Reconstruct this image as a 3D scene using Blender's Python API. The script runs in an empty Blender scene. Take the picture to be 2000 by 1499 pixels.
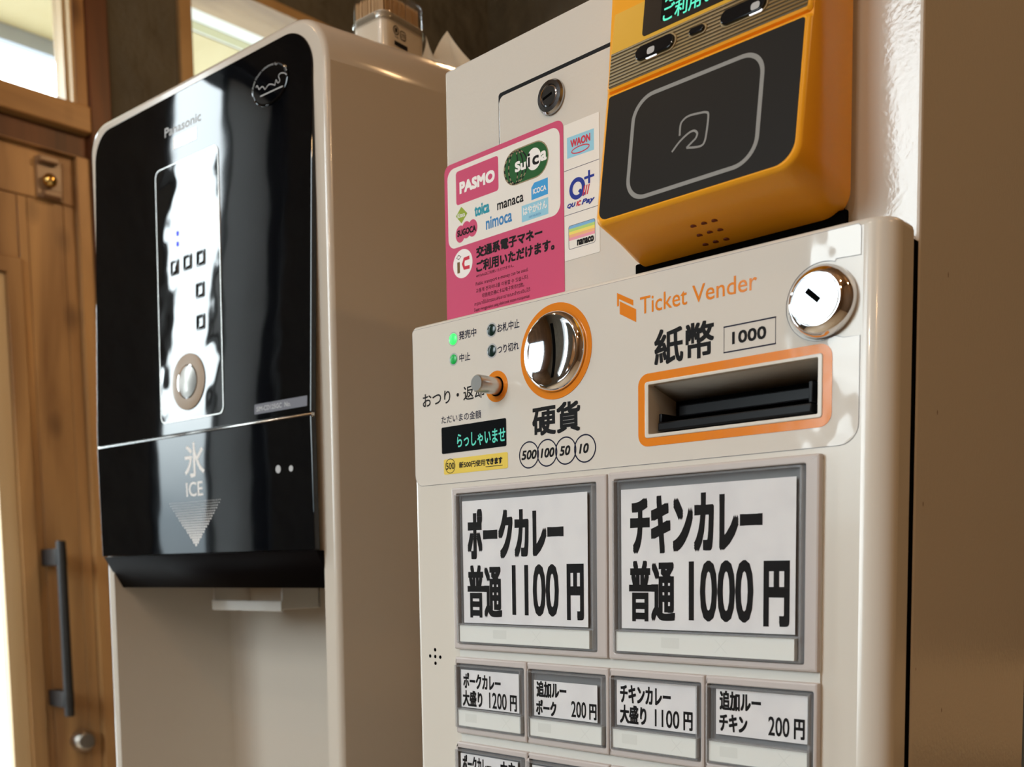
import bpy, bmesh, math, random
from mathutils import Vector, Matrix, Euler
random.seed(7)
R = math.radians
scene = bpy.context.scene
COL = scene.collection
FLOOR = -1180.0            # all shapes below are written in millimetres, z = 0 is 1.18 m above the floor
MM = 0.001

# ------------------------------------------------------------------ camera
cd = bpy.data.cameras.new('camera')
cam = bpy.data.objects.new('camera', cd)
COL.objects.link(cam)
cd.sensor_width = 36.0
cd.lens = 1975.136 / 2000 * 36.0
cd.shift_y = (1276.24 - 749.5) / 2000
cd.clip_start = 0.02
cam.location = (0.3943122, -0.4293018, 1.18 - 0.0297772)
cam.rotation_euler = (R(85.085), R(0.840), R(43.502))
cd.dof.use_dof = True
cd.dof.focus_distance = 0.56
cd.dof.aperture_fstop = 12.0
scene.camera = cam

# ------------------------------------------------------------------ view, world, lights
scene.view_settings.view_transform = 'Standard'
scene.view_settings.look = 'None'
scene.view_settings.exposure = 0.0
scene.view_settings.gamma = 1.0
scene.view_settings.use_curve_mapping = False
scene.cycles.use_denoising = True
scene.cycles.max_bounces = 10
scene.cycles.transparent_max_bounces = 24
scene.cycles.caustics_reflective = False
scene.cycles.caustics_refractive = False
scene.cycles.sample_clamp_indirect = 6.0

SKY = 13.4
w = bpy.data.worlds.new('overcast_sky')
scene.world = w
w.use_nodes = True
nt = w.node_tree
nt.nodes.clear()
out = nt.nodes.new('ShaderNodeOutputWorld')
bg = nt.nodes.new('ShaderNodeBackground')
tc = nt.nodes.new('ShaderNodeTexCoord')
sep = nt.nodes.new('ShaderNodeSeparateXYZ')
mr = nt.nodes.new('ShaderNodeMapRange')
mr.inputs['From Min'].default_value = -1
mr.inputs['From Max'].default_value = 1
ramp = nt.nodes.new('ShaderNodeValToRGB')
e = ramp.color_ramp.elements
e[0].position = 0.0
e[0].color = (0.06, 0.06, 0.06, 1)
e[1].position = 1.0
e[1].color = (0.80, 0.88, 1.0, 1)
for p, c in ((0.47, (0.13, 0.14, 0.15, 1)), (0.525, (0.20, 0.24, 0.27, 1)), (0.60, (0.86, 0.95, 1.0, 1))):
    k = e.new(p)
    k.color = c
bg.inputs['Strength'].default_value = SKY
nt.links.new(tc.outputs['Generated'], sep.inputs[0])
nt.links.new(sep.outputs['Z'], mr.inputs['Value'])
nt.links.new(mr.outputs['Result'], ramp.inputs['Fac'])
nt.links.new(ramp.outputs['Color'], bg.inputs['Color'])
nt.links.new(bg.outputs[0], out.inputs[0])


def portal(name, loc, rot, sx, sz):
    """daylight sampling portal in a window opening"""
    l = bpy.data.lights.new(name, 'AREA')
    l.shape = 'RECTANGLE'
    l.size, l.size_y = sx, sz
    l.cycles.is_portal = True
    o = bpy.data.objects.new(name, l)
    o.location = loc
    o.rotation_euler = rot
    COL.objects.link(o)


LEFT_IN = (R(90), 0, R(-90))      # a lamp on the left wall that faces into the room (+X)
FRONT_IN = (R(90), 0, R(0))       # faces +Y
# the openings themselves are cut further down; sizes in metres
portal('portal_transom', (-1.66, 0.04, 2.27), LEFT_IN, 0.86, 0.44)
portal('portal_door', (-1.66, -0.04, 1.15), LEFT_IN, 0.60, 1.12)
portal('portal_window', (-1.66, 1.03, 2.02), LEFT_IN, 0.60, 0.44)
portal('portal_side', (-1.66, -0.8925, 1.46), LEFT_IN, 0.37, 1.9)
portal('portal_front', (-0.565, -2.26, 1.955), FRONT_IN, 0.90, 1.46)

LAMP = (1.0, 0.62, 0.30)
WARM_WHITE = (1.0, 0.88, 0.74)
for i, (x, y, z, p) in enumerate(((0.95, -0.9, 2.35, 8), (1.55, 0.1, 2.35, 9), (0.15, -1.3, 2.38, 11), (0.3, -1.85, 2.16, 11),
                                  (-0.75, -0.55, 2.35, 6), (-0.75, 0.85, 2.25, 9), (1.3, -1.75, 2.35, 8),
                                  (0.75, 0.95, 2.4, 6))):
    l = bpy.data.lights.new('ceiling_lamp', 'POINT')
    l.energy = p
    l.color = WARM_WHITE if p > 10 else LAMP
    l.shadow_soft_size = 0.035
    o = bpy.data.objects.new('ceiling_lamp', l)
    o.location = (x, y, z)
    COL.objects.link(o)


# ------------------------------------------------------------------ materials
def mat(name, color, rough=0.4, metal=0.0, spec=0.5, coat=0.0, emit=None, estr=0.0, bump=None, noise=None):
    m = bpy.data.materials.new(name)
    m.use_nodes = True
    n = m.node_tree.nodes
    b = n['Principled BSDF']
    b.inputs['Base Color'].default_value = (*color, 1)
    b.inputs['Roughness'].default_value = rough
    b.inputs['Metallic'].default_value = metal
    b.inputs['Specular IOR Level'].default_value = spec
    b.inputs['Coat Weight'].default_value = coat
    b.inputs['Coat Roughness'].default_value = 0.06
    if emit:
        b.inputs['Emission Color'].default_value = (*emit, 1)
        b.inputs['Emission Strength'].default_value = estr
    L = m.node_tree.links
    if bump or noise:
        t = n.new('ShaderNodeTexCoord')
    if bump:                      # (scale, strength, distance[, detail])
        x = n.new('ShaderNodeTexNoise')
        x.inputs['Scale'].default_value = bump[0]
        x.inputs['Detail'].default_value = bump[3] if len(bump) > 3 else 2.0
        u = n.new('ShaderNodeBump')
        u.inputs['Strength'].default_value = bump[1]
        u.inputs['Distance'].default_value = bump[2]
        L.new(t.outputs['Object'], x.inputs['Vector'])
        L.new(x.outputs['Fac'], u.inputs['Height'])
        L.new(u.outputs['Normal'], b.inputs['Normal'])
    if noise:                     # (scale, colour, low, high)
        x = n.new('ShaderNodeTexNoise')
        x.inputs['Scale'].default_value = noise[0]
        x.inputs['Detail'].default_value = 6
        r = n.new('ShaderNodeMapRange')
        r.inputs['From Min'].default_value = noise[2]
        r.inputs['From Max'].default_value = noise[3]
        mx = n.new('ShaderNodeMix')
        mx.data_type = 'RGBA'
        mx.inputs['A'].default_value = (*color, 1)
        mx.inputs['B'].default_value = (*noise[1], 1)
        L.new(t.outputs['Object'], x.inputs['Vector'])
        L.new(x.outputs['Fac'], r.inputs['Value'])
        L.new(r.outputs['Result'], mx.inputs['Factor'])
        L.new(mx.outputs['Result'], b.inputs['Base Color'])
    return m


def wood(name, light, dark, scale=(26, 26, 2.2), rough=0.5, knots=True, seed=0.0):
    m = bpy.data.materials.new(name)
    m.use_nodes = True
    n, L = m.node_tree.nodes, m.node_tree.links
    b = n['Principled BSDF']
    b.inputs['Roughness'].default_value = rough
    t = n.new('ShaderNodeTexCoord')
    mp = n.new('ShaderNodeMapping')
    mp.inputs['Scale'].default_value = scale
    mp.inputs['Location'].default_value = (seed, seed * 1.7, seed * 0.3)
    nz = n.new('ShaderNodeTexNoise')
    nz.inputs['Scale'].default_value = 1.0
    nz.inputs['Detail'].default_value = 7
    nz.inputs['Distortion'].default_value = 0.6
    rp = n.new('ShaderNodeValToRGB')
    rp.color_ramp.elements[0].position = 0.30
    rp.color_ramp.elements[0].color = (*dark, 1)
    rp.color_ramp.elements[1].position = 0.68
    rp.color_ramp.elements[1].color = (*light, 1)
    L.new(t.outputs['Object'], mp.inputs['Vector'])
    L.new(mp.outputs['Vector'], nz.inputs['Vector'])
    L.new(nz.outputs['Fac'], rp.inputs['Fac'])
    last = rp.outputs['Color']
    if knots:
        vm = n.new('ShaderNodeMapping')
        vm.inputs['Scale'].default_value = (9, 9, 5)
        vm.inputs['Location'].default_value = (seed + 0.3, seed, 0.2)
        vo = n.new('ShaderNodeTexVoronoi')
        vo.inputs['Scale'].default_value = 1.0
        kr = n.new('ShaderNodeMapRange')
        kr.inputs['From Min'].default_value = 0.05
        kr.inputs['From Max'].default_value = 0.20
        kr.inputs['To Min'].default_value = 0.75
        kr.inputs['To Max'].default_value = 0.0
        mx = n.new('ShaderNodeMix')
        mx.data_type = 'RGBA'
        mx.inputs['B'].default_value = (dark[0] * 0.35, dark[1] * 0.3, dark[2] * 0.3, 1)
        L.new(t.outputs['Object'], vm.inputs['Vector'])
        L.new(vm.outputs['Vector'], vo.inputs['Vector'])
        L.new(vo.outputs['Distance'], kr.inputs['Value'])
        L.new(kr.outputs['Result'], mx.inputs['Factor'])
        L.new(last, mx.inputs['A'])
        last = mx.outputs['Result']
    L.new(last, b.inputs['Base Color'])
    return m


def clear(name, tint=(0.97, 0.98, 0.98), rough=0.02, ior=1.49):
    """thin clear acrylic / glass pane: transmits straight through, reflects by Fresnel"""
    m = bpy.data.materials.new(name)
    m.use_nodes = True
    n, L = m.node_tree.nodes, m.node_tree.links
    n.clear()
    o = n.new('ShaderNodeOutputMaterial')
    tr = n.new('ShaderNodeBsdfTransparent')
    tr.inputs['Color'].default_value = (*tint, 1)
    gl = n.new('ShaderNodeBsdfGlossy')
    gl.inputs['Roughness'].default_value = rough
    fr = n.new('ShaderNodeFresnel')
    fr.inputs['IOR'].default_value = ior
    # a thin pane reflects by Fresnel on its outer face only
    ge = n.new('ShaderNodeNewGeometry')
    inv = n.new('ShaderNodeMath')
    inv.operation = 'SUBTRACT'
    inv.inputs[0].default_value = 1.0
    mul = n.new('ShaderNodeMath')
    mul.operation = 'MULTIPLY'
    L.new(ge.outputs['Backfacing'], inv.inputs[1])
    L.new(fr.outputs[0], mul.inputs[0])
    L.new(inv.outputs[0], mul.inputs[1])
    mx = n.new('ShaderNodeMixShader')
    L.new(mul.outputs[0], mx.inputs[0])
    L.new(tr.outputs[0], mx.inputs[1])
    L.new(gl.outputs[0], mx.inputs[2])
    L.new(mx.outputs[0], o.inputs['Surface'])
    return m


def cloth(name, color, fac):
    m = bpy.data.materials.new(name)
    m.use_nodes = True
    n, L = m.node_tree.nodes, m.node_tree.links
    n.clear()
    o = n.new('ShaderNodeOutputMaterial')
    d = n.new('ShaderNodeBsdfDiffuse')
    d.inputs['Color'].default_value = (*color, 1)
    t = n.new('ShaderNodeBsdfTranslucent')
    t.inputs['Color'].default_value = (*color, 1)
    mx = n.new('ShaderNodeMixShader')
    mx.inputs[0].default_value = fac
    L.new(d.outputs[0], mx.inputs[1])
    L.new(t.outputs[0], mx.inputs[2])
    L.new(mx.outputs[0], o.inputs['Surface'])
    return m


M = {}
M['cab'] = mat('cream_painted_steel', (0.68, 0.64, 0.58), 0.15, spec=0.6, bump=(420, 0.22, 0.0005, 2))
M['door'] = mat('cream_plastic', (0.70, 0.66, 0.59), 0.24, coat=0.25, bump=(500, 0.03, 0.0003))
M['sheet'] = mat('printed_overlay', (0.72, 0.68, 0.62), 0.05, bump=(30, 0.16, 0.006, 2))
M['bezel'] = mat('grey_button_plastic', (0.56, 0.51, 0.49), 0.38)
M['hood'] = mat('shaded_cream_plastic', (0.30, 0.27, 0.23), 0.45)  # cream plastic inside the note slot, its shade put into the colour
M['chip'] = mat('chipped_paint', (0.22, 0.16, 0.10), 0.6)
M['tray'] = mat('pale_rail', (0.68, 0.68, 0.64), 0.35)
M['black'] = mat('black_plastic', (0.006, 0.006, 0.007), 0.35, spec=0.18)
M['void'] = mat('dark_gap', (0.003, 0.003, 0.003), 0.9, spec=0.0)
M['backplate'] = mat('grey_backplate', (0.21, 0.21, 0.215), 0.5)
M['card'] = mat('white_card', (0.86, 0.86, 0.87), 0.7, noise=(60, (0.78, 0.78, 0.80), 0.4, 0.7))
M['tab'] = mat('white_lamp_strip', (0.86, 0.88, 0.84), 0.4)
M['tabmark'] = mat('pale_print', (0.78, 0.80, 0.76), 0.5)
M['acryl'] = clear('clear_acrylic', (0.99, 0.99, 0.992))
M['acryledge'] = clear('clear_acrylic_edge', (0.86, 0.87, 0.88), 0.15)
_n, _l = M['acryledge'].node_tree.nodes, M['acryledge'].node_tree.links
_out = next(x for x in _n if x.type == 'OUTPUT_MATERIAL')
_df = _n.new('ShaderNodeBsdfDiffuse')
_df.inputs['Color'].default_value = (0.8, 0.82, 0.84, 1)
_mx = _n.new('ShaderNodeMixShader')
_mx.inputs[0].default_value = 0.16
_l.new(_out.inputs['Surface'].links[0].from_socket, _mx.inputs[1])
_l.new(_df.outputs[0], _mx.inputs[2])
_l.new(_mx.outputs[0], _out.inputs['Surface'])
M['ink'] = mat('black_ink', (0.010, 0.010, 0.011), 0.7, spec=0.15)
M['inkblue'] = mat('navy_ink', (0.016, 0.018, 0.04), 0.7, spec=0.15)
M['orange'] = mat('orange_print', (0.80, 0.24, 0.02), 0.16, bump=(26, 0.10, 0.006, 3))
M['chrome'] = mat('chrome', (0.86, 0.86, 0.87), 0.06, 1.0)
M['steel'] = mat('brushed_steel', (0.60, 0.57, 0.53), 0.28, 1.0)
M['lockdark'] = mat('dark_chrome', (0.42, 0.43, 0.45), 0.14, 1.0)
M['labelgloss'] = mat('glossy_white_label', (0.88, 0.88, 0.88), 0.05, spec=0.6)
M['lockface'] = mat('turned_steel', (0.80, 0.82, 0.84), 0.16, 1.0)
M['ledon'] = mat('lit_green_led', (0.02, 0.5, 0.06), 0.3, emit=(0.03, 1.0, 0.10), estr=1.6)
M['leddim'] = mat('dim_green_led', (0.01, 0.30, 0.06), 0.3, emit=(0.0, 0.5, 0.06), estr=0.25)
M['ledoff'] = mat('dark_led', (0.006, 0.022, 0.016), 0.2)
M['screen'] = mat('black_display', (0.004, 0.006, 0.008), 0.12)
M['glyph'] = mat('teal_display_glyph', (0.02, 0.2, 0.15), 0.4, emit=(0.12, 0.75, 0.55), estr=0.55)
M['glyphbright'] = mat('bright_teal_glyph', (0.02, 0.2, 0.15), 0.4, emit=(0.08, 0.85, 0.55), estr=0.9)
M['yellow'] = mat('yellow_label', (0.80, 0.60, 0.10), 0.4)
M['pink'] = mat('pink_print', (0.60, 0.075, 0.17), 0.4)
M['paper'] = mat('white_sticker', (0.80, 0.77, 0.72), 0.4)
M['white'] = mat('white_print', (0.88, 0.86, 0.84), 0.45)
M['green'] = mat('dark_green_print', (0.012, 0.10, 0.018), 0.45)
M['gold'] = mat('bronze_print', (0.30, 0.24, 0.14), 0.45)
M['lime'] = mat('lime_print', (0.30, 0.40, 0.04), 0.45)
M['teal'] = mat('teal_print', (0.02, 0.30, 0.40), 0.45)
M['skyblue'] = mat('sky_blue_print', (0.30, 0.60, 0.76), 0.45)
M['blue'] = mat('blue_print', (0.05, 0.34, 0.72), 0.45)
M['midblue'] = mat('mid_blue_print', (0.04, 0.22, 0.50), 0.45)
M['navy'] = mat('navy_print', (0.012, 0.03, 0.28), 0.45)
M['red'] = mat('red_print', (0.60, 0.03, 0.06), 0.45)
M['brown'] = mat('brown_print', (0.17, 0.10, 0.03), 0.45)
M['rainbow1'] = mat('rainbow_blue', (0.20, 0.45, 0.72), 0.45)
M['rainbow2'] = mat('rainbow_green', (0.45, 0.66, 0.20), 0.45)
M['rainbow3'] = mat('rainbow_yellow', (0.86, 0.72, 0.16), 0.45)
M['rainbow4'] = mat('rainbow_peach', (0.84, 0.45, 0.24), 0.45)
M['rainbow5'] = mat('rainbow_pink', (0.80, 0.33, 0.42), 0.45)
M['rorange'] = mat('orange_plastic', (0.88, 0.38, 0.018), 0.28, spec=0.3)
M['ryellow'] = mat('amber_face', (0.70, 0.40, 0.04), 0.25)
M['rdark'] = mat('charcoal_touch_plate', (0.014, 0.013, 0.012), 0.42, spec=0.12, bump=(700, 0.15, 0.0002))
M['stripeL'] = mat('tan_stripe', (0.30, 0.21, 0.09), 0.4)
M['stripeD'] = mat('brown_stripe', (0.10, 0.075, 0.035), 0.4)
M['greyring'] = mat('grey_print', (0.27, 0.27, 0.26), 0.5)
M['holes'] = mat('deep_orange_hole', (0.16, 0.02, 0.0), 0.6)
M['lit'] = mat('white_lamp_lens', (0.8, 0.8, 0.85), 0.3, emit=(0.9, 0.93, 1.0), estr=1.3)
M['ice'] = mat('cream_gloss_housing', (0.62, 0.565, 0.49), 0.17, coat=0.25)
M['icein'] = mat('beige_recess', (0.46, 0.425, 0.365), 0.30, coat=0.2)
M['gloss'] = mat('gloss_black_panel', (0.001, 0.0014, 0.0025), 0.03, spec=0.55, bump=(16, 0.035, 0.006, 1))
M['film'] = mat('wavy_control_film', (0.008, 0.009, 0.010), 0.02, spec=0.75, bump=(30, 0.085, 0.004, 0.6))
M['satin'] = mat('satin_black', (0.003, 0.002, 0.002), 0.6, spec=0.04)
M['rim'] = mat('silver_rim', (0.62, 0.60, 0.57), 0.25, 1.0)
M['tan'] = mat('tan_ring', (0.40, 0.31, 0.23), 0.35)
M['sil'] = mat('silver_print', (0.45, 0.46, 0.47), 0.35)
M['ash'] = mat('grey_label', (0.13, 0.13, 0.16), 0.4)
M['emboss'] = mat('embossed_film', (0.008, 0.009, 0.010), 0.03, spec=0.75)
M['blueled'] = mat('blue_led', (0, 0, 0.2), 0.3, emit=(0.01, 0.02, 1.0), estr=2.0)
M['boxbase'] = mat('ivory_box', (0.62, 0.55, 0.45), 0.25, coat=0.3)
M['lidrim'] = clear('lid_rim_plastic', (0.82, 0.82, 0.81), 0.12, 1.9)
M['pick'] = mat('birch_toothpick', (0.50, 0.33, 0.17), 0.6)
M['tissue'] = mat('white_tissue', (0.84, 0.79, 0.70), 0.9)
M['plaster'] = mat('brown_plaster', (0.085, 0.078, 0.059), 0.9, bump=(18, 0.9, 0.02, 8), noise=(7, (0.060, 0.054, 0.040), 0.35, 0.7))
M['doorwood'] = wood('door_pine', (0.50, 0.285, 0.11), (0.19, 0.09, 0.032), (14, 14, 1.6), 0.45)
M['railwood'] = wood('rail_pine', (0.46, 0.26, 0.095), (0.18, 0.088, 0.032), (14, 1.8, 16), 0.45, seed=3.1)
M['paleboard'] = wood('pale_pine', (0.62, 0.46, 0.26), (0.46, 0.31, 0.15), (16, 16, 1.2), 0.5, knots=False, seed=1.3)
M['postwood'] = wood('dark_stained_post', (0.13, 0.043, 0.014), (0.045, 0.015, 0.006), (20, 20, 1.6), 0.5, seed=5.0)
M['frame2'] = wood('window_trim_oak', (0.42, 0.28, 0.13), (0.27, 0.165, 0.07), (16, 4, 3), 0.5, knots=False, seed=2.0)
M['roomwood'] = wood('room_boards', (0.20, 0.12, 0.06), (0.10, 0.055, 0.026), (7, 7, 1.2), 0.6, seed=8.0)
M['ply'] = wood('soffit_plywood', (0.60, 0.52, 0.30), (0.52, 0.43, 0.22), (3, 7, 7), 0.7, knots=False, seed=4.0)
M['fascia'] = mat('grey_fascia', (0.50, 0.56, 0.66), 0.5)
M['whiteboard'] = mat('pale_board', (0.70, 0.72, 0.66), 0.6)
M['batten'] = mat('olive_batten', (0.42, 0.40, 0.22), 0.6)
M['glass'] = clear('window_glass', (0.97, 0.98, 0.97), 0.0, 1.45)
M['frost'] = cloth('frosted_panel', (0.85, 0.88, 0.82), 0.6)
M['blind'] = cloth('white_blind', (0.62, 0.64, 0.64), 0.5)
M['floor'] = wood('floor_boards', (0.62, 0.49, 0.33), (0.50, 0.38, 0.24), (1.5, 9, 9), 0.4, knots=False)
M['asphalt'] = mat('outdoor_paving', (0.26, 0.255, 0.24), 0.9)
M['brass'] = mat('polished_brass', (0.70, 0.46, 0.14), 0.15, 1.0)
M['bronze'] = mat('brown_latch_metal', (0.26, 0.155, 0.085), 0.35)
M['hblack'] = mat('matt_black_iron', (0.014, 0.014, 0.015), 0.45)


for k in ('yellow', 'pink', 'paper', 'white', 'green', 'gold', 'lime', 'teal', 'skyblue', 'blue', 'midblue', 'navy', 'red', 'brown', 'greyring',
          'rainbow1', 'rainbow2', 'rainbow3', 'rainbow4', 'rainbow5'):
    M[k].node_tree.nodes['Principled BSDF'].inputs['Specular IOR Level'].default_value = 0.2


# ------------------------------------------------------------------ mesh helpers (millimetres)
OFF = {}


def shade(me, angle=35):
    """smooth curves, but keep caps and axis-aligned faces truly flat"""
    for p in me.polygons:
        p.use_smooth = True
    me.set_sharp_from_angle(angle=R(angle))
    for p in me.polygons:
        n = p.normal
        p.use_smooth = not (len(p.vertices) > 8 or max(abs(n.x), abs(n.y), abs(n.z)) > 0.99995)


def obj(name, bm, m, parent=None, angle=35):
    off = Vector(OFF[parent.name]) if parent else Vector((0, 0, FLOOR))
    bmesh.ops.recalc_face_normals(bm, faces=bm.faces)
    for v in bm.verts:
        v.co = (v.co - off) * MM
    me = bpy.data.meshes.new(name)
    bm.to_mesh(me)
    bm.free()
    shade(me, angle)
    me.materials.append(M[m])
    o = bpy.data.objects.new(name, me)
    COL.objects.link(o)
    if parent:
        o.parent = parent
        OFF[o.name] = OFF[parent.name]
    return o


def thing(name, label, cat, off, world=None, rz=0.0, group=None):
    """an Empty at the thing's base; its parts are written in mm around `off`"""
    o = bpy.data.objects.new(name, None)
    COL.objects.link(o)
    wl = Vector(world if world else off)
    o.location = (wl.x * MM, wl.y * MM, (wl.z - FLOOR) * MM)
    o.rotation_euler = (0, 0, rz)
    o.empty_display_size = 0.05
    o['label'], o['category'] = label, cat
    if group:
        o['group'] = group
    OFF[o.name] = tuple(off)
    return o


def struct(name, bm, m, parent=None):
    o = obj(name, bm, m, parent)
    if not parent:
        o['kind'] = 'structure'
        OFF[o.name] = (0, 0, FLOOR)
    return o


def B():
    return bmesh.new()


def box(bm, x0, x1, y0, y1, z0, z1, r=0.0, seg=2):
    vs = [bm.verts.new((x, y, z)) for x in (x0, x1) for y in (y0, y1) for z in (z0, z1)]
    fs = [bm.faces.new([vs[i] for i in f]) for f in ((0, 1, 3, 2), (4, 6, 7, 5), (0, 4, 5, 1), (2, 3, 7, 6), (0, 2, 6, 4), (1, 5, 7, 3))]
    if r > 0:
        es = list({ed for f in fs for ed in f.edges})
        bmesh.ops.bevel(bm, geom=es, offset=r, segments=seg, profile=0.5, affect='EDGES')
    return bm


def rrect(x0, x1, z0, z1, r=(0, 0, 0, 0), n=6):
    """rounded rectangle outline; radii for bottom-left, bottom-right, top-right, top-left"""
    if not isinstance(r, (tuple, list)):
        r = (r,) * 4
    pts = []
    for (cx, cz, a0, q) in ((x0, z0, 180, r[0]), (x1, z0, 270, r[1]), (x1, z1, 0, r[2]), (x0, z1, 90, r[3])):
        sx = 1 if cx == x0 else -1
        sz = 1 if cz == z0 else -1
        for k in range(n + 1):
            a = R(a0 + 90 * k / n)
            pts.append((cx + sx * q + q * math.cos(a), cz + sz * q + q * math.sin(a)))
    return pts


def ell(cx, cz, rx, rz=None, n=40):
    rz = rz or rx
    return [(cx + rx * math.cos(2 * math.pi * k / n), cz + rz * math.sin(2 * math.pi * k / n)) for k in range(n)]


def FD(x, z, d):        # front of the ticket machine's lower door, d = out towards the viewer
    return (x, -d, z)


def FU(x, z, d):        # upper cabinet front
    return (x, 30 - d, z)


def FR(x, z, d):        # tilted face of the card reader
    return (x, 0.15 * (z - 140) - 20 - d, z)


def yf(z):
    return 0.045 * max(z - 96, 0)


def FI(x, z, d):        # ice dispenser front
    return (x, yf(z) - d, z)


def loop(bm, pts, face, d):
    return [bm.verts.new(face(x, z, d)) for x, z in pts]


def bridge(bm, a, b):
    n = len(a)
    for i in range(n):
        bm.faces.new((a[i], a[(i + 1) % n], b[(i + 1) % n], b[i]))


def inset(pts, t):
    """move a convex-ish outline inwards by t"""
    n = len(pts)
    o = []
    for i in range(n):
        p0, p, p1 = Vector(pts[i - 1]), Vector(pts[i]), Vector(pts[(i + 1) % n])
        k = 1
        while (p - p0).length < 1e-6 and k < n:
            k += 1
            p0 = Vector(pts[i - k])
        k = 1
        while (p1 - p).length < 1e-6 and k < n:
            k += 1
            p1 = Vector(pts[(i + k) % n])
        a, b = (p - p0).normalized(), (p1 - p).normalized()
        na, nb = Vector((-a.y, a.x)), Vector((-b.y, b.x))
        m = na + nb
        m = m / max(m.length_squared * 0.5, 0.3)
        o.append((p.x + m.x * t, p.y + m.y * t))
    return o


def plate(bm, pts, face, d0, d1, r=0.0):
    """solid slab between depths d0 (back) and d1 (front) with an optional rounded front edge r"""
    L = [loop(bm, pts, face, d0)]
    if r > 0:
        L.append(loop(bm, pts, face, d1 - r))
        L.append(loop(bm, inset(pts, r * 0.3), face, d1 - r * 0.3))
        L.append(loop(bm, inset(pts, r), face, d1))
    else:
        L.append(loop(bm, pts, face, d1))
    for a, b in zip(L, L[1:]):
        bridge(bm, a, b)
    bm.faces.new(list(reversed(L[0])))
    bm.faces.new(L[-1])
    return bm


def ring(bm, outer, inner, face, d0, d1, r=0.0):
    """slab with a hole; both outlines need the same number of points"""
    o0 = loop(bm, outer, face, d0)
    i0 = loop(bm, inner, face, d0)
    L = [o0]
    if r > 0:
        L += [loop(bm, outer, face, d1 - r), loop(bm, inset(outer, r * 0.3), face, d1 - r * 0.3), loop(bm, inset(outer, r), face, d1)]
        q = r * 0.6
        L += [loop(bm, inset(inner, -q), face, d1), loop(bm, inset(inner, -q * 0.3), face, d1 - q * 0.3), loop(bm, inner, face, d1 - q)]
    else:
        L += [loop(bm, outer, face, d1), loop(bm, inner, face, d1)]
    L += [i0]
    for a, b in zip(L, L[1:]):
        bridge(bm, a, b)
    bridge(bm, i0, o0)
    return bm


def flat(bm, pts, face, d):
    bm.faces.new(loop(bm, pts, face, d))
    return bm


def lathe(bm, prof, cx, cz, face, n=48, cap=True):
    """prof: (radius, depth) pairs from back to front around (cx, cz)"""
    L = []
    for r, d in prof:
        L.append([bm.verts.new(face(cx + r * math.cos(2 * math.pi * k / n), cz + r * math.sin(2 * math.pi * k / n), d)) for k in range(n)])
    for a, b in zip(L, L[1:]):
        bridge(bm, a, b)
    if cap:
        bm.faces.new(list(reversed(L[0])))
        bm.faces.new(L[-1])
    return bm


def stroke(bm, pts, width, face, d, closed=False):
    """flat printed line along a polyline"""
    n = len(pts)
    P = [Vector(p) for p in pts]
    a, b = [], []
    for i in range(n):
        p0 = P[i - 1] if (i > 0 or closed) else P[i]
        p1 = P[(i + 1) % n] if (i < n - 1 or closed) else P[i]
        t = (p1 - p0).normalized()
        q = Vector((-t.y, t.x)) * width / 2
        a.append(bm.verts.new(face(P[i].x + q.x, P[i].y + q.y, d)))
        b.append(bm.verts.new(face(P[i].x - q.x, P[i].y - q.y, d)))
    for i in range(n if closed else n - 1):
        j = (i + 1) % n
        bm.faces.new((a[i], a[j], b[j], b[i]))
    return bm


def smooth(pts, k=4):
    """Catmull-Rom through the points"""
    o = []
    n = len(pts)
    for i in range(n - 1):
        p0, p1, p2, p3 = (Vector(pts[max(i - 1, 0)]), Vector(pts[i]), Vector(pts[i + 1]), Vector(pts[min(i + 2, n - 1)]))
        for j in range(k):
            t = j / k
            v = 0.5 * ((2 * p1) + (p2 - p0) * t + (2 * p0 - 5 * p1 + 4 * p2 - p3) * t * t + (3 * p1 - p0 - 3 * p2 + p3) * t ** 3)
            o.append((v.x, v.y))
    o.append(tuple(pts[-1]))
    return o


def tube(bm, pts, r, n=12):
    P = [Vector(p) for p in pts]
    L = []
    for i, p in enumerate(P):
        t = (P[min(i + 1, len(P) - 1)] - P[max(i - 1, 0)]).normalized()
        u = t.cross(Vector((0, 0, 1)))
        if u.length < 0.1:
            u = t.cross(Vector((1, 0, 0)))
        u.normalize()
        v = t.cross(u)
        rr = r[i] if isinstance(r, (list, tuple)) else r
        L.append([bm.verts.new(p + (u * math.cos(2 * math.pi * k / n) + v * math.sin(2 * math.pi * k / n)) * rr) for k in range(n)])
    for a, b in zip(L, L[1:]):
        bridge(bm, a, b)
    bm.faces.new(list(reversed(L[0])))
    bm.faces.new(L[-1])
    return bm


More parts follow.
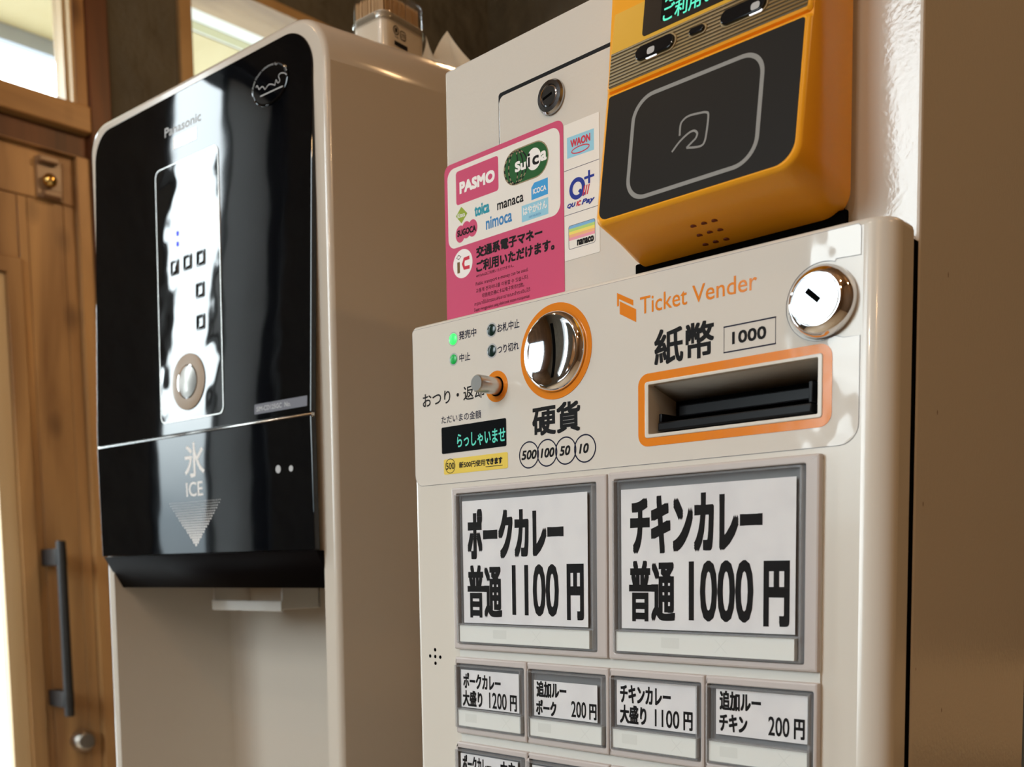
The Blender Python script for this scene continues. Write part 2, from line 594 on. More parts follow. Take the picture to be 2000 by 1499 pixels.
def text(bm, body, bx, face, d, bold=0.0, shear=0.0, boldz=None):
    """lettering fitted to the box (x0, x1, z0, z1) on a face"""
    c = bpy.data.curves.new('lettering', 'FONT')
    c.body = body
    c.resolution_u = 3
    o = bpy.data.objects.new('lettering', c)
    COL.objects.link(o)
    me = bpy.data.meshes.new_from_object(o.evaluated_get(bpy.context.evaluated_depsgraph_get()))
    V = [(v.co.x + shear * v.co.y, v.co.y) for v in me.vertices]
    F = [tuple(p.vertices) for p in me.polygons]
    bpy.data.objects.remove(o)
    bpy.data.curves.remove(c)
    bpy.data.meshes.remove(me)
    xa, xb = min(v[0] for v in V), max(v[0] for v in V)
    za, zb = min(v[1] for v in V), max(v[1] for v in V)
    bz = bold if boldz is None else boldz
    x0, x1, z0, z1 = bx[0] + bold, bx[1] - bold, bx[2] + bz, bx[3] - bz
    sx = (x1 - x0) / max(xb - xa, 1e-6)
    sz = (z1 - z0) / max(zb - za, 1e-6)
    shifts = [(0, 0)]
    if bold > 0 or bz > 0:
        shifts = [(bold * i, bz * j) for i in (-1, 0, 1) for j in (-1, 0, 1)]
    for q, (ox, oz) in enumerate(shifts):
        vs = [bm.verts.new(face(x0 + (x - xa) * sx + ox, z0 + (z - za) * sz + oz, d + 0.002 * q)) for x, z in V]
        for f in F:
            try:
                bm.faces.new([vs[i] for i in f])
            except ValueError:
                pass
    return bm


def cut(o, bm):
    """boolean-cut the shape in bm (same millimetre frame) out of part o"""
    p = o.parent
    c = obj('cutter', bm, 'void', p)
    md = o.modifiers.new('cut', 'BOOLEAN')
    md.object = c
    md.operation = 'DIFFERENCE'
    md.solver = 'EXACT'
    dg = bpy.context.evaluated_depsgraph_get()
    dg.update()
    me = bpy.data.meshes.new_from_object(o.evaluated_get(dg))
    o.modifiers.clear()
    old = o.data
    o.data = me
    bpy.data.meshes.remove(old)
    bpy.data.objects.remove(c)
    me.materials.clear()
    me.materials.append(M[o['m']])
    for q in me.polygons:
        q.material_index = 0
    shade(me)
    del o['m']


# ================================================================== THE ROOM
XW = -1600.0          # inner face of the left wall
YB, YF, XR, ZC = 1612.0, -2200.0, 2300.0, 1560.0


def wall_x(bm, x0, x1, y0, y1, z0, z1, holes):
    """slab in the YZ plane with rectangular openings (ya, yb, za, zb)"""
    ys = sorted({y0, y1, *[h[0] for h in holes], *[h[1] for h in holes]})
    zs = sorted({z0, z1, *[h[2] for h in holes], *[h[3] for h in holes]})
    for a, b in zip(ys, ys[1:]):
        run = None
        for c, dd in zip(zs, zs[1:]):
            solid = not any(h[0] <= a and b <= h[1] and h[2] <= c and dd <= h[3] for h in holes)
            if solid:
                box(bm, x0, x1, a, b, c, dd)
    bmesh.ops.remove_doubles(bm, verts=bm.verts, dist=0.01)
    dbl = {}
    for f in list(bm.faces):
        k = tuple(round(v, 1) for v in f.calc_center_median())
        dbl.setdefault(k, []).append(f)
    bmesh.ops.delete(bm, geom=[f for fl in dbl.values() if len(fl) > 1 for f in fl], context='FACES_ONLY')
    return bm


# left wall: door, transom, the window beside it and the slim window nearer the street
HOLES = [(-420, 541, FLOOR, 1310), (692, 1400, 560, 1222), (-1085, -745, -680, 1240)]
struct('wall_left', wall_x(B(), XW - 110, XW, YF, YB + 100, FLOOR, ZC, HOLES), 'plaster')
struct('wall_back', box(B(), XW, XR, YB, YB + 100, FLOOR, ZC), 'plaster')
struct('wall_right', box(B(), XR, XR + 100, YF, YB + 100, FLOOR, ZC), 'roomwood')
# front wall with one tall window
bm = B()
for a in ((XW, -1010, FLOOR, ZC), (-120, XR, FLOOR, ZC), (-1010, -120, FLOOR, 50), (-1010, -120, 1500, ZC)):
    box(bm, a[0], a[1], YF - 100, YF, a[2], a[3])
struct('wall_front', bm, 'roomwood')
struct('floor', box(B(), XW - 110, XR + 100, YF - 100, YB + 100, FLOOR - 60, FLOOR), 'floor')
struct('ceiling', box(B(), XW - 110, XR + 100, YF - 100, YB + 100, ZC, ZC + 60), 'roomwood')


def FX(off):
    return lambda y, z, d: (XW + off + d, y, z)


struct('trim_12', box(B(), 250, XR, 1540, YB, -400, -220, 4), 'paleboard')
# --- window_1: the transom above the door
W1 = box(B(), XW - 60, XW - 20, 463, 474, 866, 1310)
box(W1, XW - 60, XW - 20, -420, -395, 866, 1310)
box(W1, XW - 60, XW - 20, -395, 463, 1285, 1310)
w1 = struct('window_1', W1, 'paleboard')
struct('window_stop', box(B(), XW - 19, XW - 1, 469, 474, 868, 1308), 'paleboard', w1)
struct('window_pane', box(B(), XW - 52, XW - 48, -395, 463, 866, 1285), 'glass', w1)
# sill beam between door and transom, jambs, dark posts
struct('trim_1', box(B(), XW - 90, XW + 12, -421, 497, 817, 866, 3), 'railwood')
struct('trim_2', box(B(), XW - 90, XW + 2, 474.5, 497, 866.5, 1310, 2), 'doorwood')
bm = box(B(), XW - 100, XW + 8, 497.5, 541, FLOOR, ZC, 3)
struct('trim_3', bm, 'postwood')
struct('trim_4', box(B(), XW - 90, XW - 12, -420, 497, 774, 816.5, 2), 'postwood')

# --- door_1
DX = XW - 22.0        # face of the door leaf
bm = B()
box(bm, DX - 36, DX, -420, 471, 681, 772, 1.5)                       # top rail
box(bm, DX - 36, DX - 3, 363, 380, FLOOR + 8, 680, 1.2)              # boards of the lock stile
box(bm, DX - 36, DX - 2, 380.6, 448, FLOOR + 8, 680, 1.2)
box(bm, DX - 36, DX - 1, 448.5, 471, FLOOR + 8, 680, 1.2)
for k in range(8):                                                   # boards above the glass
    a = -318 + k * 85
    box(bm, DX - 36, DX - 3, a, a + 84.4, 562, 680, 1.2)
box(bm, DX - 36, DX, -420, -318, FLOOR + 8, 680, 1.2)
box(bm, DX - 36, DX - 2, -318, 363, FLOOR + 8, -700, 1.2)
d1 = struct('door_1', bm, 'doorwood')
bm = B()
oy = [(-318, -700), (363, -700), (363, 562), (-318, 562)]
iy_ = [(-290, -672), (335, -672), (335, 532), (-290, 532)]
ring(bm, oy, iy_, lambda y, z, d: (DX + d, y, z), -30, 4, 2)
struct('door_glazing_bead', bm, 'doorwood', d1)
bm = B()
iy2 = [(-258, -640), (302, -640), (302, 500), (-258, 500)]
ring(bm, iy_, iy2, lambda y, z, d: (DX + d, y, z), -34, -6, 2)
struct('door_glazing_frame', bm, 'paleboard', d1)
struct('door_pane', box(B(), DX - 30, DX - 26, -259, 303, -641, 501), 'glass', d1)
bm = B()
ring(bm, [(-420, FLOOR), (497, FLOOR), (497, 773.5), (-420, 773.5)], [(-418, FLOOR), (472, FLOOR), (472, 773), (-418, 773)],
     lambda y, z, d: (XW + d, y, z), -95, -6, 1)
struct('door_frame', bm, 'doorwood', d1)
# pull handle
bm = B()
tube(bm, [(XW + 44, 382, 31), (XW + 44, 382, 29), (XW + 44, 382, -303), (XW + 44, 382, -306)], [7.5, 9, 9, 7.5], 20)
dh = struct('door_handle', bm, 'hblack', d1)
for za, zb in ((-16, 16), (-289, -258)):
    struct('handle_bracket', box(B(), DX - 2, XW + 44, 371, 393, za, zb, 1.5), 'hblack', dh)
bm = B()
lathe(bm, [(22, -8), (23, 0), (22, 12), (17, 19), (14, 20)], 430, -366, lambda y, z, d: (DX + 4 + d, y, z), 40)
struct('door_lock', bm, 'steel', d1)
bm = B()
box(bm, DX, DX + 7, 397, 447, 682, 758, 3)
box(bm, DX, DX + 22, 399, 436, 745, 757, 3)
box(bm, DX, DX + 22, 405, 440, 683, 694, 3)
dl = struct('door_latch', bm, 'bronze', d1)
bm = B()
bmesh.ops.create_uvsphere(bm, u_segments=24, v_segments=14, radius=13, matrix=Matrix.Translation((DX + 17, 418, 713)))
struct('latch_ball', bm, 'brass', dl)

# --- window_2: beside the door, pale panel above a ledge, eave beyond
bm = B()
ring(bm, [(692, 560), (1400, 560), (1400, 1222), (692, 1222)], [(720, 588), (1372, 588), (1372, 1201), (720, 1201)],
     lambda y, z, d: (XW + d, y, z), -105, 14, 2)
w2 = struct('window_2', bm, 'frame2')
struct('window_pane', box(B(), XW - 50, XW - 46, 721, 1371, 589, 1200), 'glass', w2)

# --- window_3: slim window on the left wall, one bright pane and one with a blind
bm = B()
ring(bm, [(-1085, -680), (-745, -680), (-745, 1240), (-1085, 1240)], [(-1070, -658), (-762, -658), (-762, 1218), (-1070, 1218)],
     lambda y, z, d: (XW + d, y, z), -105, 4, 2)
w3 = struct('window_3', bm, 'hblack')
struct('window_mullion', box(B(), XW - 56, XW - 40, -944, -936, -657, 1217), 'hblack', w3)
struct('window_pane', box(B(), XW - 52, XW - 48, -935, -763, -657, 1217), 'glass', w3)
struct('window_blind', box(B(), XW - 46, XW - 44, -1069, -945, -657, 1217), 'blind', w3)
# --- window_4: tall window in the front wall
bm = B()
ring(bm, [(-1010, 50), (-120, 50), (-120, 1500), (-1010, 1500)], [(-985, 75), (-145, 75), (-145, 1475), (-985, 1475)],
     lambda x, z, d: (x, YF + d, z), -95, 6, 2)
w4 = struct('window_4', bm, 'hblack')
struct('window_pane', box(B(), -984, -146, YF - 52, YF - 48, 76, 1474), 'glass', w4)

# --- outside: the plywood eave with its grey edge, paving
struct('trim_5', box(B(), -2400, -2100, -560, 2600, 1372, 1392), 'ply')
struct('trim_8', box(B(), -2048, XW - 112, -560, 2600, 1372, 1392), 'whiteboard')
struct('trim_9', box(B(), -2086, -2048.5, -560, 2600, 1371, 1395), 'batten')
struct('trim_10', box(B(), -2093, -2086.5, -560, 2600, 1371.5, 1392), 'whiteboard')
struct('trim_11', box(B(), -2099.5, -2093.5, -560, 2600, 1380, 1400), 'black')
struct('trim_6', box(B(), -2432, -2401, -560, 2600, 1333, 1420, 2), 'fascia')
struct('trim_7', box(B(), -9000, 9000, -9000, 9000, FLOOR - 120, FLOOR - 70), 'asphalt')

# ================================================================== TICKET MACHINE
TB = (55.0, 105.0, FLOOR)
tm = thing('ticket_machine', 'cream ticket vending machine with orange trim and curry menu buttons, right of the ice dispenser', 'ticket machine', TB)

CHIPS = ((65, 102.9, 1.0), (55.4, 38.7, 0.9), (40.7, -4.1, 0.9), (68.5, -102.8, 0.9), (36, -80, 0.6))
# cabinet body
bm = box(B(), -95, 209, 31, 194, FLOOR, 283, 1.5)
cab = obj('cabinet', bm, 'cab', tm)
cab['m'] = 'cab'
cut(cab, box(B(), 82, 180, 20, 62, 33, 64))
for y, z, q in CHIPS:
    bm = B()
    flat(bm, ell(y, z, 0.55 * q, 1.3 * q, 10), lambda a, b, d: (209.0 + d, a, b), 0.04)
    obj('paint_chip', bm, 'chip', tm)
# dark gap behind the door
obj('door_gap', box(B(), -94, 208.4, 24, 31.2, FLOOR + 60, 111), 'void', tm)

# upper front plate with a hatch line
bm = B()
plate(bm, rrect(-95, 208, 113, 283, (1, 5, 2, 2)), FU, -1.0, 2.5, 1.2)
up = obj('upper_panel', bm, 'cab', tm)
up['m'] = 'cab'
cut(up, plate(B(), rrect(-46.4, 172, 116, 252.8, (1, 1, 5, 5)), FU, -3, 6))
obj('hatch_door', plate(B(), rrect(-44.6, 170, 117.5, 251.0, (1, 1, 4, 4)), FU, -0.9, 2.4, 0.5), 'cab', tm)
obj('hatch_groove', plate(B(), rrect(-48, 174, 114, 255, 2), FU, -0.98, -0.9), 'black', tm)


def FUp(x, z, d):     # surface of the upper plate
    return FU(x, z, d + 2.5)


# hatch key lock
bm = B()
lathe(bm, [(9.6, 0), (9.6, 1.5), (8.6, 2.8), (6.3, 3.0), (6.0, 2.4)], -2.2, 237.5, FUp, 40)
hl = obj('hatch_lock', bm, 'lockdark', tm)
bm = B()
lathe(bm, [(5.8, 1.5), (5.8, 2.7), (5.2, 3.0)], -2.2, 237.5, FUp, 32)
obj('lock_face', bm, 'lockdark', hl)
obj('key_slot', plate(B(), [(-6.6, 236.0), (0.4, 237.6), (0.2, 239.0), (-6.8, 237.4)], FUp, 2.0, 3.1), 'void', hl)

# ---- pink transit payment sticker
bm = B()
plate(bm, rrect(-93.4, 6.0, 116, 223.5, 5), FUp, 0, 0.15)
pk = obj('payment_sticker', bm, 'pink', tm)
pk['label'] = 'pink payment sticker with rounded corners'
obj('white_field', flat(B(), rrect(-90.6, 3.4, 171.6, 220.4, 6), FUp, 0.19), 'paper', pk)


def ptxt(body, bx, m='ink', bold=0.0, shear=0.0, parent=None, face=FUp, d=0.24, boldz=None):
    return obj('lettering', text(B(), body, bx, face, d, bold, shear, boldz), m, parent or pk)


obj('pink_logo', flat(B(), rrect(-82.8, -45.6, 197.2, 217.6, 2), FUp, 0.22), 'pink', pk)
ptxt('PASMO', (-79.6, -48.6, 203.4, 210.6), 'white', 0.45, d=0.27)
obj('green_logo', flat(B(), rrect(-41.2, -5.0, 196.4, 217.0, 10.2), FUp, 0.215), 'gold', pk)
obj('green_field', flat(B(), rrect(-40.5, -5.7, 197.1, 216.3, 9.5), FUp, 0.225), 'green', pk)
bm = B()
for q, rx in ((0, 1.6), (1, 5.8), (2, 9.2)):
    for s in ((-1, 1) if q else (1,)):
        pts = [(-31.2 + s * rx * math.cos(R(a)), 206.7 + 9.3 * math.sin(R(a))) for a in range(-86, 87, 12)]
        stroke(bm, pts, 0.9, FUp, 0.235)
obj('dark_stripes', bm, 'ink', pk)
bm = B()
for q, rx in ((0, 1.6), (1, 5.8), (2, 9.2)):
    for s in ((-1, 1) if q else (1,)):
        for a in range(-70, 80, 24):
            if s > 0 and abs(a) < 30:
                continue
            pts = [(-31.2 + s * rx * math.cos(R(a + t)), 206.7 + 9.3 * math.sin(R(a + t))) for t in (0, 6, 12)]
            stroke(bm, pts, 0.7, FUp, 0.24)
obj('pale_dashes', bm, 'gold', pk)
obj('white_disc', flat(B(), ell(-16.6, 207.4, 5.6, 6.2), FUp, 0.245), 'white', pk)
ptxt('Su', (-31.8, -23.0, 203.6, 209.6), 'white', 0.35, d=0.25)
ptxt('i', (-21.4, -19.6, 203.8, 211.6), 'ink', 0.2, d=0.26)
ptxt('c', (-17.8, -12.6, 203.8, 209.0), 'ink', 0.3, d=0.26)
ptxt('a', (-11.2, -6.6, 204.4, 210.0), 'white', 0.35, d=0.26)
ptxt('manaca', (-47.0, -25.2, 185.6, 189.8), 'ink', 0.14)
obj('blue_logo', flat(B(), [(-18.9, 184.6), (-5.9, 185.0), (-5.9, 194.2), (-16.6, 194.0), (-18.9, 191.6)], FUp, 0.22), 'blue', pk)
ptxt('ICOCA', (-17.6, -7.2, 187.6, 190.6), 'white', 0.1, d=0.26)
obj('sky_logo', flat(B(), [(-26.8, 173.8), (-5.8, 173.8), (-5.8, 183.2), (-26.8, 183.2)], FUp, 0.22), 'skyblue', pk)
ptxt('はやかけん', (-25.6, -6.8, 177.4, 182.0), 'white', 0.1, d=0.26)
ptxt('HAYAKAKEN', (-21.0, -11.6, 174.8, 176.2), 'midblue', 0.0, d=0.26)
ptxt('nimoca', (-56.9, -34.8, 176.4, 183.6), 'midblue', 0.18)
ptxt('toica', (-66.6, -53.6, 186.4, 193.4), 'teal', 0.3)
obj('lime_logo', flat(B(), [(-78.4, 185.4), (-73.0, 190.4), (-78.4, 195.6), (-83.4, 190.8)], FUp, 0.22), 'lime', pk)
ptxt('Kitaca', (-81.8, -75.2, 189.2, 191.9), 'white', 0.05, d=0.26)
bm = B()
for cx, cz in ((-79.6, 179.2), (-74.2, 180.6), (-68.6, 180.4)):
    flat(bm, ell(cx, cz, 4.3, 5.2, 24), FUp, 0.22 + 0.001 * abs(cx % 3))
obj('rose_logo', bm, 'pink', pk)
ptxt('SUGOCA', (-82.4, -65.6, 177.8, 181.8), 'ink', 0.2, d=0.27)
obj('white_oval', flat(B(), ell(-78.0, 160.8, 8.8, 8.8), FUp, 0.2), 'white', pk)
bm = B()
flat(bm, [(-83.0, 155.6), (-80.6, 155.6), (-80.6, 162.4), (-83.0, 162.4)], FUp, 0.23)
obj('brown_mark', bm, 'brown', pk)
bm = B()
stroke(bm, [(-83.6, 165.2), (-81.6, 166.6), (-79.4, 165.4), (-81.4, 164.0)], 0.5, FUp, 0.23, True)
obj('diamond_mark', bm, 'ink', pk)
bm = B()
stroke(bm, [(-71.8, 163.4), (-76.4, 163.2), (-77.6, 160.6), (-76.6, 157.8), (-71.8, 157.6)], 2.2, FUp, 0.23)
obj('red_mark', bm, 'red', pk)
ptxt('交通系電子マネー', (-65.8, -10.6, 161.4, 168.2), 'ink', 0.28)
ptxt('ご利用いただけます。', (-66.0, -1.4, 152.6, 159.6), 'ink', 0.28)
ptxt('※PiTaPaはご利用いただけません。', (-66.2, -33.8, 149.6, 151.6), 'ink')
ptxt('Public transport e-money can be used.', (-66.6, -22.2, 144.2, 147.0), 'ink')
ptxt('교통계 전자머니를 이용할 수 있습니다.', (-66.6, -22.0, 140.4, 143.0), 'ink')
ptxt('可使用交通IC卡以电子货币付款。', (-61.4, -25.6, 136.6, 139.2), 'ink')
ptxt('กรุณาใช้บัตรขนส่งสาธารณะชำระเงินได้', (-68.0, -21.0, 132.2, 135.4), 'ink')
ptxt('Dapat menggunakan uang elektronik sistem transportasi.', (-68.4, -21.0, 128.8, 131.4), 'ink')

# ---- white strip of e-money stickers
bm = B()
plate(bm, rrect(6.4, 32.0, 144.2, 219.2, 0.6), FUp, 0, 0.12)
st = obj('money_sticker', bm, 'paper', tm)
st['label'] = 'white sticker strip with three payment marks'
for z in (194.0, 169.4):
    obj('cut_line', stroke(B(), [(6.4, z), (32.0, z)], 0.35, FUp, 0.16), 'ash', st)
obj('sky_logo', flat(B(), [(8.8, 200.4), (28.3, 200.0), (28.3, 211.4), (8.8, 211.8)], FUp, 0.15), 'skyblue', st)
ptxt('WAON', (11.4, 25.8, 205.6, 209.8), 'red', 0.18, parent=st)
bm = B()
stroke(bm, ell(18.6, 203.2, 6.4, 1.7, 28), 0.6, FUp, 0.2, True)
obj('red_ring', bm, 'red', st)
bm = B()
stroke(bm, ell(16.0, 182.4, 4.6, 4.8, 36), 2.4, FUp, 0.2, True)
flat(bm, [(16.6, 180.6), (18.2, 181.8), (22.2, 178.2), (20.4, 177.0)], FUp, 0.21)
flat(bm, [(21.2, 185.8), (28.4, 185.8), (28.4, 187.2), (21.2, 187.2)], FUp, 0.22)
flat(bm, [(24.0, 183.0), (25.5, 183.0), (25.5, 190.0), (24.0, 190.0)], FUp, 0.225)
obj('navy_mark', bm, 'navy', st)
bm = B()
for k in range(3):
    flat(bm, [(19.6 + k * 1.6, 177.4), (20.4 + k * 1.6, 177.4), (22.0 + k * 1.6, 182.6), (21.2 + k * 1.6, 182.6)], FUp, 0.23)
obj('red_dashes', bm, 'red', st)
ptxt('QU', (8.6, 14.8, 172.6, 175.4), 'navy', 0.15, 0.3, parent=st)
ptxt('IC', (15.2, 18.8, 172.6, 175.4), 'red', 0.15, 0.3, parent=st)
ptxt('Pay', (19.2, 28.6, 171.8, 175.4), 'navy', 0.15, 0.3, parent=st)
obj('rainbow_logo', ring(B(), rrect(9.3, 28.8, 150.0, 163.2, 1.2), rrect(9.6, 28.5, 150.3, 162.9, 1.0), FUp, 0.1, 0.17), 'ash', st)
for k in range(5):
    z = 162.9 - k * 1.6
    obj('rainbow_band', flat(B(), [(9.6, z - 1.6), (28.5, z - 1.6), (28.5, z), (9.6, z)], FUp, 0.16), 'rainbow%d' % (k + 1), st)
ptxt('nanaco', (15.6, 27.8, 151.0, 154.2), 'ink', 0.22, parent=st)

# ---- lower door
bm = B()


def slope_top(v):       # the top edge drops slightly to the right
    return (v[0], v[1], v[2] - (v[0] - 55) * 0.0115)


def arc(cx, cy, r, a0, a1, n):
    return [(cx + r * math.cos(R(a0 + (a1 - a0) * k / n)), cy + r * math.sin(R(a0 + (a1 - a0) * k / n))) for k in range(n + 1)]


sec = arc(-94, 4, 4, 180, 270, 5) + arc(197.5, 12, 12, 270, 360, 14) + [(209.5, 23.5), (-98, 23.5)]
levels = [(FLOOR + 70, 0)] + [(115.4, 0), (117.2, 0.5), (118.3, 1.5), (118.8, 3.0)]
LL = []
for z, t in levels:
    q = inset(sec, t) if t else sec
    LL.append([bm.verts.new(slope_top((x, y, z)) if z > 100 else (x, y, z)) for x, y in q])
for a, b in zip(LL, LL[1:]):
    bridge(bm, a, b)
bm.faces.new(list(reversed(LL[0])))
bm.faces.new(LL[-1])
dr = obj('front_door', bm, 'door', tm)
dr['m'] = 'door'
bm = box(B(), 82.9, 179.4, -5, 30, 34.6, 62.4)
cut(dr, bm)
obj('door_stop', box(B(), -94, 208, 0, 30, FLOOR + 2, FLOOR + 69), 'cab', tm)

# printed overlay with the notch round the key lock
sh = rrect(-96.0, 196.4, 21.4, 116.2, (7, 9, 2, 2), 6)
top = [p for p in sh if p[1] > 110]
bot = [p for p in sh if p[1] <= 110]
notch = [(196.4, 67.6), (189.0, 67.8)] + arc(178.4, 85.2, 17.2, -68, -292, 26) + [(185.0, 102.3), (196.4, 101.6)]
nb = bot[:14] + notch + top
nb = [((x, z) if z < 105 else (x, z - (x - 55) * 0.0115)) for x, z in nb]
# overlay has a window for the note slot: build it as two halves joined along the slot
bm = B()
loopv = loop(bm, nb, FD, 0.25)
inn = [(82.9, 34.6), (179.4, 34.6), (179.4, 62.4), (82.9, 62.4)]
iv = loop(bm, inn, FD, 0.25)
es = [bm.edges.new((loopv[i], loopv[(i + 1) % len(loopv)])) for i in range(len(loopv)) if (loopv[i].co - loopv[(i + 1) % len(loopv)].co).length > 1e-5]
es += [bm.edges.new((iv[i], iv[(i + 1) % 4])) for i in range(4)]
bmesh.ops.triangle_fill(bm, use_beauty=True, use_dissolve=False, edges=es)
ov = obj('control_overlay', bm, 'sheet', tm)
bm = B()
stroke(bm, nb, 0.35, FD, 0.22, True)
obj('overlay_edge', bm, 'ash', ov)


def dtxt(body, bx, m='ink', bold=0.0, shear=0.0, parent=None, d=0.33, boldz=None):
    return obj('lettering', text(B(), body, bx, FD, d, bold, shear, boldz), m, parent or ov)


dtxt('発売中', (-53.9, -39.0, 105.6, 110.6), 'inkblue', 0.08)
dtxt('中止', (-53.8, -44.5, 92.6, 97.4), 'inkblue', 0.08)
dtxt('お札中止', (-21.8, -4.2, 104.6, 109.6), 'inkblue', 0.08)
dtxt('つり切れ', (-22.0, -5.0, 92.5, 97.3), 'inkblue', 0.08)
dtxt('おつり・返却', (-87.6, -33.2, 69.4, 78.0), 'ink', 0.1)
dtxt('ただいまの金額', (-70.8, -36.2, 57.8, 62.6), 'inkblue', 0.05)
dtxt('硬貨', (4.6, 39.7, 42.8, 59.4), 'ink', 0.48)
dtxt('紙幣', (88.4, 123.4, 69.8, 87.4), 'ink', 0.4)
dtxt('Ticket', (79.6, 108.0, 96.8, 105.4), 'orange', 0.06)
dtxt('Vender', (111.0, 146.4, 96.6, 105.0), 'orange', 0.06)
bm = B()
flat(bm, [(65.0, 110.5), (75.4, 104.9), (75.4, 102.2), (66.2, 107.2), (66.2, 103.6), (65.0, 103.6)], FD, 0.33)
flat(bm, [(66.7, 106.0), (77.2, 100.0), (77.2, 93.6), (66.7, 99.5)], FD, 0.33)
obj('orange_logo', bm, 'orange', ov)
for k, (t, a, b) in enumerate((('500', -4.1, 7.6), ('100', 10.6, 20.9), ('50', 24.6, 32.4), ('10', 38.6, 45.4))):
    cx = 1.71 + 13.677 * k
    bm = B()
    stroke(bm, ell(cx, 33.0, 7.3, 7.3, 48), 0.75, FD, 0.33 + 0.01 * k, True)
    obj('coin_ring', bm, 'inkblue', ov)
    dtxt(t, (a, b, 30.4, 35.7), 'ink', 0.22, 0.18)
bm = B()
stroke(bm, [(128.9, 70.4), (156.1, 70.4), (156.1, 82.3), (128.9, 82.3)], 0.7, FD, 0.33, True)
for x, z in ((128.9, 70.4), (156.1, 70.4), (156.1, 82.3), (128.9, 82.3)):
    flat(bm, [(x - 0.3, z - 0.3), (x + 0.3, z - 0.3), (x + 0.3, z + 0.3), (x - 0.3, z + 0.3)], FD, 0.331)
obj('price_frame', bm, 'inkblue', ov)
dtxt('1000', (133.3, 151.4, 73.5, 79.4), 'ink', 0.22)
# yellow label
yl = obj('coin_notice_label', plate(B(), rrect(-69.3, -14.9, 26.9, 36.1, 1), FD, 0.25, 0.4), 'yellow', tm)
bm = B()
stroke(bm, ell(-63.5, 31.8, 4.3, 4.3, 36), 0.4, FD, 0.45, True)
obj('label_ring', bm, 'ink', yl)
dtxt('500', (-67.2, -59.8, 29.8, 33.8), 'ink', 0.08, 0, yl, 0.46)
dtxt('新500円使用', (-55.7, -33.3, 29.8, 33.6), 'ink', 0.1, 0, yl, 0.46)
dtxt('できます', (-32.8, -19.1, 29.9, 33.8), 'ink', 0.22, 0, yl, 0.46)
bm = B()
stroke(bm, [(-33, 29.0), (-19, 28.9)], 0.35, FD, 0.46)
obj('underline', bm, 'ink', yl)
# indicator lamps
for x, z, m, r in ((-58.9, 107.0, 'ledon', 3.3), (-58.9, 95.1, 'leddim', 2.9), (-26.4, 107.0, 'ledoff', 3.3), (-26.4, 95.1, 'ledoff', 3.3)):
    bm = B()
    lathe(bm, [(r, 0), (r, 0.6), (r * 0.75, 0.95), (r * 0.3, 1.1)], x, z, FD, 28)
    o = obj('indicator_lamp', bm, m, tm)
    o['label'] = {'ledon': 'brightly lit green indicator lamp', 'leddim': 'dim green indicator lamp', 'ledoff': 'dark indicator lamp'}[m]
    bm = B()
    stroke(bm, ell(x, z, r + 0.45, r + 0.45, 32), 0.9, FD, 0.31, True)
    obj('lamp_rim', bm, 'sil', o)
# display
dp = obj('amount_display', plate(B(), rrect(-70.8, -15.8, 39.6, 55.6, 1), FD, 0.2, 0.45), 'screen', tm)
obj('display_text', text(B(), 'らっしゃいませ', (-57.0, -16.4, 42.0, 50.4), FD, 0.5, 0.12), 'glyph', dp)
# return lever
bm = B()
ring(bm, ell(-23.0, 74.4, 8.9), ell(-23.0, 74.4, 5.7), FD, 0.2, 0.5)
lv = obj('return_lever', bm, 'orange', tm)
obj('lever_socket', flat(B(), ell(-23.0, 74.4, 5.8), FD, 0.32), 'void', lv)
bm = B()
lathe(bm, [(4.9, 0.3), (4.9, 16.0), (4.3, 17.0), (0.5, 17.0)], -23.0, 74.4, FD, 32)
obj('lever_pin', bm, 'steel', lv)
# coin slot
bm = B()
ring(bm, ell(22.3, 87.4, 25.8, 25.8, 72), ell(22.3, 87.4, 20.0, 20.0, 72), FD, 0.2, 0.55)
cs = obj('coin_slot', bm, 'orange', tm)
bm = B()
prof = [(21.4, 0.3), (21.8, 0.9), (21.6, 2.2), (20.6, 3.6), (19.6, 4.6), (18.9, 4.9), (18.3, 4.75)]
DISH = lambda r: 1.2 + 3.5 * (r / 18.3) ** 2
for k in range(1, 13):
    prof.append((18.3 * (1 - k / 12) + 0.15 * k / 12, DISH(18.3 * (1 - k / 12))))
lathe(bm, prof, 22.3, 87.4, FD, 72)
obj('coin_dish', bm, 'chrome', cs)
bm = B()
hs = [(-14.5 + 29 * k / 16, DISH(abs(-14.5 + 29 * k / 16)) + 0.12) for k in range(17)]
a = [bm.verts.new(FD(21.4, 87.4 + t, h)) for t, h in hs]
b = [bm.verts.new(FD(23.3, 87.4 + t, h)) for t, h in hs]
for i in range(16):
    bm.faces.new((a[i], b[i], b[i + 1], a[i + 1]))
obj('coin_slit', bm, 'void', cs)
# note slot
bm = B()
ring(bm, rrect(78.3, 184.0, 30.2, 66.8, 6, 6), rrect(82.6, 179.7, 34.3, 62.7, 1.5, 6), FD, 0.2, 0.42)
ns = obj('banknote_slot', bm, 'orange', tm)
bm = B()
ring(bm, rrect(82.6, 179.7, 34.3, 62.7, 1.5, 4), rrect(85.0, 177.4, 36.2, 61.0, 0.6, 4), FD, -38, 0.9, 0.5)
obj('slot_rim', bm, 'door', ns)
bm = B()
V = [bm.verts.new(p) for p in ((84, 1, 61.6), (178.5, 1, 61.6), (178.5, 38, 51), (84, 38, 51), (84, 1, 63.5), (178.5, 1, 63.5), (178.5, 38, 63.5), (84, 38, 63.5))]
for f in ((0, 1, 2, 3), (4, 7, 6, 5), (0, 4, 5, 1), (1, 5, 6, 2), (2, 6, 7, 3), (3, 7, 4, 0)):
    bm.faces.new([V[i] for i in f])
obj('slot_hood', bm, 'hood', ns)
obj('slot_back', box(B(), 83, 179.5, 38.5, 41, 33.5, 63.5), 'void', ns)
bm = B()
